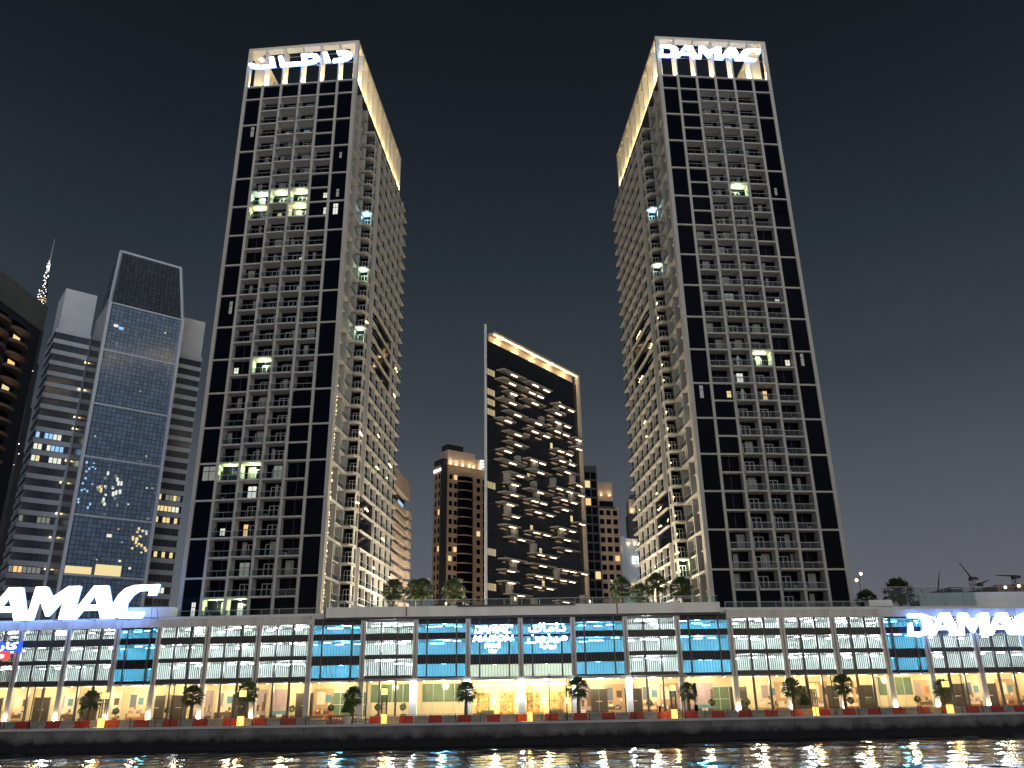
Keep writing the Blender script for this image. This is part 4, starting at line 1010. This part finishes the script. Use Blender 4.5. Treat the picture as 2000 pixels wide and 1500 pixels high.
# warm and blue reflections of the lit skyline, imitated by small glowing panes
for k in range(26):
    x = random.uniform(5.5, 12); z = random.gauss(63, 3.2); MB().box(x, x + .6, .17, .24, z, z + random.uniform(.4, 1.4), random.choice(('lit_yellow', 'lit_white', 'lit_dim'))).obj('lit_or_reflecting_window', OT)
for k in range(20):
    x = random.uniform(17, 21.6); z = random.gauss(48, 2.2); MB().box(x, x + .6, .17, .24, z, z + random.uniform(.3, .9), 'lit_yellow').obj('lit_or_reflecting_window', OT)
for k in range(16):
    x = random.uniform(1.2, 4.5); z = random.gauss(64, 3.5); MB().box(x, x + .5, .17, .24, z, z + random.uniform(.3, .8), 'lit_blue').obj('lit_or_reflecting_window', OT)
def stripes(T, x0, x1, y0, y1, ztop, pitch, wall, glass, litrows=()):
    z = ztop; k = 0
    bm1 = MB().box(x0, x1, y0 - .35, y1, -1.45, 0, wall).mesh('band'); bm2 = MB().box(x0 + .3, x1 - .3, y0, y1 - .3, -pitch + .001, -1.451, glass).mesh('window_strip')
    while z > pitch:
        inst('band', bm1, T, (0, 0, z)); wst = inst('window_strip', bm2, T, (0, 0, z))
        if k in litrows:
            q = x0 + .5
            while q < x1 - 1.5:
                if random.random() < .8: MB().box(q, q + .95, y0 - .08, y0 - .01, -pitch + .3, -1.7, random.choice(litrows[k])).obj('lit_or_reflecting_window', wst)
                q += 1.2
        z -= pitch; k += 1
stripes(OT, -10.6, -.2, 20.0, 34, 116.9, 3.7, 'office_band', 'window_strip', {9: ['lit_blue', 'lit_white'], 10: ['lit_blue', 'lit_white'], 11: ['lit_white', 'lit_yellow'], 20: ['lit_warm', 'lit_dim', 'lit_dim'], 16: ['lit_dim', 'far_dark', 'far_dark']})
stripes(OT, 23.4, 35.6, 18.2, 32, 116.9, 3.7, 'office_band', 'window_strip', {13: ['lit_dim', 'lit_yellow'], 14: ['lit_yellow', 'lit_white'], 15: ['lit_yellow', 'far_dark'], 18: ['far_dark', 'far_dark', 'lit_yellow'], 21: ['far_dark', 'lit_white', 'far_dark']})
MB().box(-9.9, -.4, 20.3, 33, 117.0, 131.6, 'office_white').obj('penthouse', OT); MB().box(24.0, 35.2, 18.6, 31, 117.0, 131.0, 'office_white').obj('penthouse', OT)
for k in range(9): MB().lathe([(.15, 0), (.2, .2), (.12, .34)], 'bulb', nn=8).obj('edge_lamp', OT, (-.6 + random.uniform(-.5, .2), 19.5, 108 - k * 8.6 + random.uniform(-3, 3)))
# ------------------------------------------------------------------ dark apartment tower with rounded balconies
DT = thing('apartment_tower', 'dark apartment tower with rounded balconies and yellow lit rooms', 'tower', (-140.2, 184.0, 3.0), radians(88.5))
MB().box(0, 36.0, 0, 22, 0, 106.5, 'far_dark').obj('body', DT); MB().box(0, 36.4, -.4, 22, 106.51, 114.6, 'far_grey').obj('roof_wall', DT)
random.seed(8)
bm_ = MB(); bm_.prism([(0, 0)] + [(4.2 - 4.2 * cos(pi * i / 10), -2.1 * sin(pi * i / 10) - .3) for i in range(11)] + [(8.4, 0)], 0, .9, 'maroon'); bme = bm_.mesh('balcony')
lw = {m_: MB().box(0, 3.0, -.06, -.01, 0, 1.9, m_).mesh('lit_or_reflecting_window') for m_ in ('lit_yellow', 'lit_warm')}
dg = MB().box(0, 6.8, -.05, -.01, 0, 2.3, 'dark_glass').mesh('window')
for fl in range(2, 28):
    z = fl * 3.75
    for u in (4, 13, 22):
        inst('balcony', bme, DT, (u, 0, z)); inst('window', dg, DT, (u + .8, 0, z + 1.0))
        if random.random() < .2: inst('lit_or_reflecting_window', lw[random.choice(('lit_yellow', 'lit_warm'))], DT, (u + 2.5, -.06, z + 1.1))
# ------------------------------------------------------------------ very tall needle tower far away
BK = thing('needle_tower', 'very tall stepped needle tower far behind with sparkling lights', 'tower', (-577.0, 900.0, 3.0))
tiers = [(0, 26), (120, 22), (200, 18), (275, 14.5), (330, 12), (385, 9.5), (430, 7), (462, 4.6), (485, 2.6), (505, 1.6)]
for (z0, r0), (z1, _) in zip(tiers, tiers[1:]):
    MB().lathe([(r0, z0), (r0 * .97, z1)], 'burj', nn=14).obj('tier', BK)
MB().lathe([(1.5, 505), (.9, 530), (.35, 556)], 'rail_metal', nn=8).obj('spire', BK)
random.seed(14); sp = MB()
for k in range(150):
    z = random.choice((random.uniform(255, 420), random.uniform(440, 525))); r = 1.4
    for (z0, r0) in tiers:
        if z >= z0: r = r0
    a = random.uniform(-2.4, -.4); q = random.uniform(.18, .4); x, y = cos(a) * (r + .3), sin(a) * (r + .3); sp.box(x - q, x + q, y - q, y + q, z - q, z + q, 'spark')
sp.obj('sparkling_lights', BK, kind='stuff')
for k in range(6): MB().lathe([(5.0 - k * .3, 468 + k * 3.4), (4.9 - k * .3, 468.8 + k * 3.4)], 'lit_warm', nn=12).obj('lit_ring', BK)
# ------------------------------------------------------------------ beige towers behind
def grid_windows(T, x0, dx, nx, z0, dz, nz, w, h, y, litp, skip=None, axis=0):
    dm = cached(('gw', w, h, axis), lambda: MB().box(0, w, -.04, .0, 0, h, 'dark_glass') if axis == 0 else MB().box(-.04, 0, 0, w, 0, h, 'dark_glass'))
    ls = [cached(('gwl', w, h, axis, m_), lambda: MB().box(0, w, -.05, .0, 0, h, m_) if axis == 0 else MB().box(-.05, 0, 0, w, 0, h, m_)) for m_ in ('lit_yellow', 'lit_warm')]
    for i in range(nx):
        for j in range(nz):
            me = random.choice(ls) if random.random() < litp else dm
            lc = (x0 + i * dx, y, z0 + j * dz) if axis == 0 else (y, x0 + i * dx, z0 + j * dz)
            inst('window', me, T, lc)
random.seed(31)
def sconces(T, xs, y, z, e=55):
    for x in xs:
        MB().box(x - .2, x + .2, y - .3, y - .05, z - .2, z + .3, 'bulb').obj('wall_light', T); lamp('facade_light', T, (x, y - .9, z + .9), e, (1, .68, .34), .2)
ET = thing('beige_tower', 'beige apartment tower with curved glass bay and lit crown', 'tower', (-29.3, 330.0, 3.0), radians(36.2))
MB().box(0, 30, 0, 7, 0, 95.0, 'beige').box(2.2, 16, -.3, 6.5, 95.01, 101.5, 'peach').box(16.01, 30, -.2, 6.5, 95.01, 99.5, 'peach').box(0, 2.19, .2, 7, 95.01, 97.5, 'far_dark').obj('body', ET)
MB().box(3, 11, 1.5, 6, 101.52, 104.5, 'far_dark').obj('roof_house', ET)
MB().lathe([(3.0, 0), (3.0, 90.5)], 'dark_glass', 11.0, .2, 16, 1.25, .8).obj('curved_bay', ET)
ringm = MB().lathe([(3.1, 0), (3.1, .35)], 'beige', 11.0, .2, 16, 1.25, .82).mesh('bay_band')
for k in range(24): inst('bay_band', ringm, ET, (0, 0, 2 + k * 3.75))
MB().box(20, 29.5, -.3, 1, 0, 91, 'dark_glass').obj('glass_strip', ET); bnd = MB().box(20, 29.6, -.36, .9, 0, .4, 'beige').mesh('floor_band')
for k in range(24): inst('floor_band', bnd, ET, (0, 0, 2 + k * 3.75))
MB().box(-.3, 2.1, -.4, 1.2, 0, 97, 'far_dark').obj('corner_shaft', ET)
grid_windows(ET, 3.2, 2.4, 2, 2.8, 3.75, 24, 1.5, 2.0, -.05, .12); grid_windows(ET, 16.9, 2, 1, 2.8, 3.75, 24, 1.7, 2.0, -.05, .1)
grid_windows(ET, 2.0, 2.5, 2, 2.8, 3.75, 24, 1.1, 2.2, -.02, .05, axis=1)
for k in range(30): MB().box(0, .5, -.05, 0, 0, random.uniform(.4, .8), random.choice(('lit_yellow', 'lit_warm', 'lit_white'))).obj('lit_or_reflecting_window', ET, (random.uniform(8.5, 13), -2.55, random.uniform(4, 40)))
sconces(ET, (3.5, 6.3, 9.5, 12.8, 15, 18.5, 22, 25.5), -.35, 95.6)
def emaar(T, loc, size, rz=0): return None
def wordsign(T, body, loc, size, rz=0):
    me = text_mesh(body, size, ('small_sign', 'small_sign'), .1, 0, .03); return inst('lettering', me, T, loc, rz)
q = thing('tower_sign', 'white lit lettering at the top of the tower with curved glass bay', 'sign', (-29.3, 330.0, 3.0), radians(36.2)); wordsign(q, 'EMAAR', (18.2, -.75, 96.2), 4.6)
q = thing('tower_sign', 'white lit lettering on the narrow flank of the curved bay tower', 'sign', (-29.3, 330.0, 3.0), radians(36.2)); wordsign(q, 'EMAAR', (-.45, 6.6, 92.2), 1.9, radians(-90))
RT = thing('beige_tower', 'beige apartment tower with dark glass shaft and stepped lit crown', 'tower', (24.6, 330.0, 3.0), radians(14))
MB().box(-2, 4.2, 0, 16, 0, 88.0, 'beige').box(4.21, 10.3, -.5, 16, 0, 93.6, 'far_dark').box(10.31, 17.0, .3, 16, 0, 87.0, 'beige').box(17.01, 19.5, 1.0, 16, 0, 77.0, 'beige').obj('body', RT)
MB().box(10.4, 17.4, -.6, .29, 76, 76.6, 'far_dark').box(11, 17, .05, .29, 76.6, 79, 'dark_glass').obj('ledge', RT)
grid_windows(RT, 10.9, 2.9, 3, 2.8, 3.7, 20, 1.9, 2.1, .24, .08); grid_windows(RT, .6, 2, 1, 2.8, 3.7, 22, 1.2, 2.4, -.05, .06); grid_windows(RT, 4.9, 2.7, 2, 2.8, 3.7, 24, 2.2, 2.9, -.55, .1)
sconces(RT, (.5, 2.4), -.05, 83.5); sconces(RT, (12, 15.6), .25, 81.5)
q = thing('tower_sign', 'small teal lit lettering on the dark glass shaft', 'sign', (24.6, 330.0, 3.0), radians(14)); inst('lettering', text_mesh('ADA', 3.0, ('lit_blue', 'lit_blue'), .1), q, (-2.0, -.4, 89))
LB = thing('low_hotel', 'lower pale building with white lit lettering and rooftop lights', 'building', (43.2, 360.0, 3.0), radians(12))
MB().box(0, 3.6, .6, 14, 0, 66, 'beige').box(3.61, 5.5, .2, 14, 0, 69.5, 'office_band').box(5.51, 24, 0, 14, 0, 68.5, 'office_band').obj('body', LB)
grid_windows(LB, 6.5, 3.2, 4, 4, 4, 10, 2.2, 1.6, -.03, .15); sconces(LB, (.8, 2.6), .5, 63, 30); sconces(LB, (7, 10, 13, 16, 19), -.1, 66, 40)
MB().box(7, 15, -1.2, -.05, 46, 49, 'lit_yellow').box(6.6, 15.4, -1.5, -.05, 45.4, 45.99, 'far_dark').obj('lit_balcony', LB); MB().box(6, 16, -.4, -.05, 40.5, 43, 'lit_teal').obj('lit_fascia', LB)
q = thing('tower_sign', 'white lit lettering near the roof of the lower pale building', 'sign', (43.2, 360.0, 3.0), radians(12)); wordsign(q, 'EMAAR', (8.0, -.5, 57.5), 4.6); 
BT = thing('distant_tower', 'distant tower with warm lit crown behind the lower pale building', 'tower', (63, 420, 3.0))
MB().box(-4, 6, 0, 10, 0, 92, 'far_dark').box(-3.4, 5, -.2, 9, 92.01, 99.5, 'peach').box(-2, 4, .5, 8, 99.51, 102, 'far_dark').obj('body', BT); sconces(BT, (-2, 1, 4), -.3, 93, 60); MB().box(.5, 2, -.06, 0, 84, 85, 'lit_yellow').obj('lit_or_reflecting_window', BT)
# ------------------------------------------------------------------ pale banded block beside the tower
WB = thing('banded_building', 'peach lit building with dark window bands beside the tower', 'building', (-42.2, 236.0, 3.0), radians(85.6))
MB().box(0, 54, 1, 22, 0, 68.0, 'peach').obj('body', WB); MB().box(0, 54.6, -.6, 22, 70.2, 76.3, 'peach').obj('roof_wall', WB); MB().box(0, 54.0, 1.2, 22, 68.01, 70.19, 'dark_glass').obj('top_glass', WB)  # white walls, the orange street light is put into their peach colour
bmw = MB().box(0, 54.3, -.2, .99, 0, 1.7, 'peach').mesh('band'); bmg = MB().box(0, 50, .5, .98, 0, 1.79, 'window_strip').mesh('window_strip'); be = MB().box(50.5, 56, -1.2, 1, 0, 2.0, 'peach').mesh('corner_balcony')
for k in range(19): inst('band', bmw, WB, (0, 0, 1 + k * 3.5)); inst('window_strip', bmg, WB, (0, 0, 2.71 + k * 3.5)); inst('corner_balcony', be, WB, (0, .001, .8 + k * 3.5))
MB().box(46, 49, .3, .49, 22, 24, 'lit_blue').obj('lit_or_reflecting_window', WB); MB().box(40, 48, .3, .49, 66, 67.5, 'lit_blue').obj('lit_or_reflecting_window', WB)
for k in range(4): lamp('street_glow_light', WB, (18 + k * 11, -13, 14 + (k % 2) * 18), 9000, (1.0, .80, .60), .6)  # unseen lamps added to warm this wall like the street light
# ------------------------------------------------------------------ far right: site buildings and cranes
def crane(label, x, y, h, jib, ang, lean):
    T = thing('tower_crane', label, 'crane', (x, y, 3), ang); w = .9
    m_ = MB()
    for sx in (-w, w):
        for sy in (-w, w): m_.bar((sx, sy, 0), (sx, sy, h), .13, 'crane')
    z = 0
    while z < h - 3: m_.bar((-w, -w, z), (w, -w, z + 3), .14, 'crane'); m_.bar((w, w, z), (-w, w, z + 3), .14, 'crane'); z += 3
    m_.obj('mast', T)
    MB().bar((0, 0, h), (jib * cos(lean), 0, h + jib * sin(lean)), .4, 'crane', 4, .15).obj('jib', T); MB().bar((0, 0, h), (-jib * .3, 0, h), .3, 'crane').box(-jib * .36, -jib * .24, -.6, .6, h - 1.1, h, 'crane').obj('counter_jib', T)
    MB().box(-.7, .7, -.8, .8, h - 1.4, h + .4, 'crane').obj('cab', T)
    return T
crane('steep luffing crane rising over the dark site blocks', 211, 420, 50, 11, radians(0), radians(75))
crane('luffing crane with a lamp at its boom foot', 229, 420, 57, 9, radians(180), radians(60))
crane('small crane with short jib beside the luffing crane', 233, 420, 54, 5, radians(0), radians(20))
crane('flat top crane above the brown site building', 250.5, 420, 57.5, 9, radians(180), radians(3))
crane('leaning crane boom low over the railing', 207, 420, 44, 9, radians(180), radians(60))
for k, (x, y, w_, h, t_) in enumerate(((220, 424, 6, 53, 'dark unfinished site block under the luffing crane'), (229.5, 426, 9, 51, 'wide dark site block with open floors'), (206, 424, 11, 47.5, 'low dark site block beside the steep crane'))):
    T = thing('site_block', t_, 'building', (x, y, 3)); MB().box(0, w_, 0, 18, 0, h, 'far_dark').obj('frame', T)
    fm = MB().box(-.3, w_ + .3, -.4, 18, 0, .35, 'office_frame').mesh('floor_slab')
    for q in range(6): inst('floor_slab', fm, T, (0, 0, h - 1 - q * 2.4))
T = thing('site_building', 'brown floodlit site building with ribbed wall behind the hung sign', 'building', (242, 422, 3)); MB().box(0, 60, 0, 30, 0, 53.5, 'far_brown').obj('body', T)
rm = MB().box(0, .4, -.4, -.01, 0, 53.4, 'far_brown').mesh('rib')
for k in range(15): inst('rib', rm, T, (k * 2.2, 0, 0))
for x, z, mt in ((75, 21.2, 'lit_blue'), (77.3, 21.0, 'spark'), (83.5, 21.8, 'spark'), (84.6, 21.3, 'bulb'), (89.0, 23.4, 'spark'), (91.5, 23.6, 'bulb')):
    o = MB().lathe([(.02, 0), (.22, .12), (.26, .3), (.16, .5)], mt, nn=8).lathe([(.05, -1.2), (.05, 0)], 'black_metal', nn=6).obj('deck_light', None, (x, 152.5, z)); tag(o, 'small round deck light glowing behind the long glass railing', 'lamp', 'deck lights behind the long railing')
T = thing('double_lamp_post', 'slender lamp post with two yellow lamps beside the tower corner', 'lamp', (65.0, 158, 19.95))
MB().lathe([(.08, 0), (.05, 6.6)], 'black_metal', nn=6).obj('post', T)
for x, z in ((-.5, 6.0), (.5, 7.2)): MB().bar((0, 0, 6.5), (x, 0, z), .04, 'black_metal').obj('arm', T); MB().lathe([(.1, -.2), (.3, 0), (.2, .3)], 'bulb', x, 0, 8).obj('lamp_head', T, (0, 0, z))
# fairy lights wound down the tower corner and balconies
random.seed(77)
for sgn, T0, nm in ((1, (-34.6, 149.2), 'Arabic'), (-1, (35.2, 149.7), 'Latin')):
    T = thing('fairy_lights', 'warm fairy lights strung down the inner flank of the %s sign tower' % nm, 'string lights', (T0[0], T0[1], 20), radians(-5 * sgn))
    bmz = MB().lathe([(.04, 0), (.13, .1), (.13, .22), (.04, .32)], 'bulb', nn=6).mesh('bulb')
    if sgn > 0:
        for k in range(46): inst('bulb', bmz, T, (-.05 + random.uniform(0, .1), 1.5 + random.uniform(-.1, .3), 1.0 + k * .95 + random.uniform(-.3, .3)))
        MB().bar((0.02, 1.6, .5), (0.02, 1.6, 46), .02, 'black_metal').obj('cord', T)
    for k in range(16 if sgn > 0 else 46):
        r = random.randint(14, 31); s_ = 12 if random.random() < .4 else random.uniform(15, 42); z = 115.2 - r * 3.594 + 1.05
        for q in range(random.randint(2, 5)): inst('bulb', bmz, T, (sgn * (2.42 if s_ == 12 else 2.62), s_ + q * .55 - 1.1 * (s_ == 12), z + random.uniform(-.2, .1)))
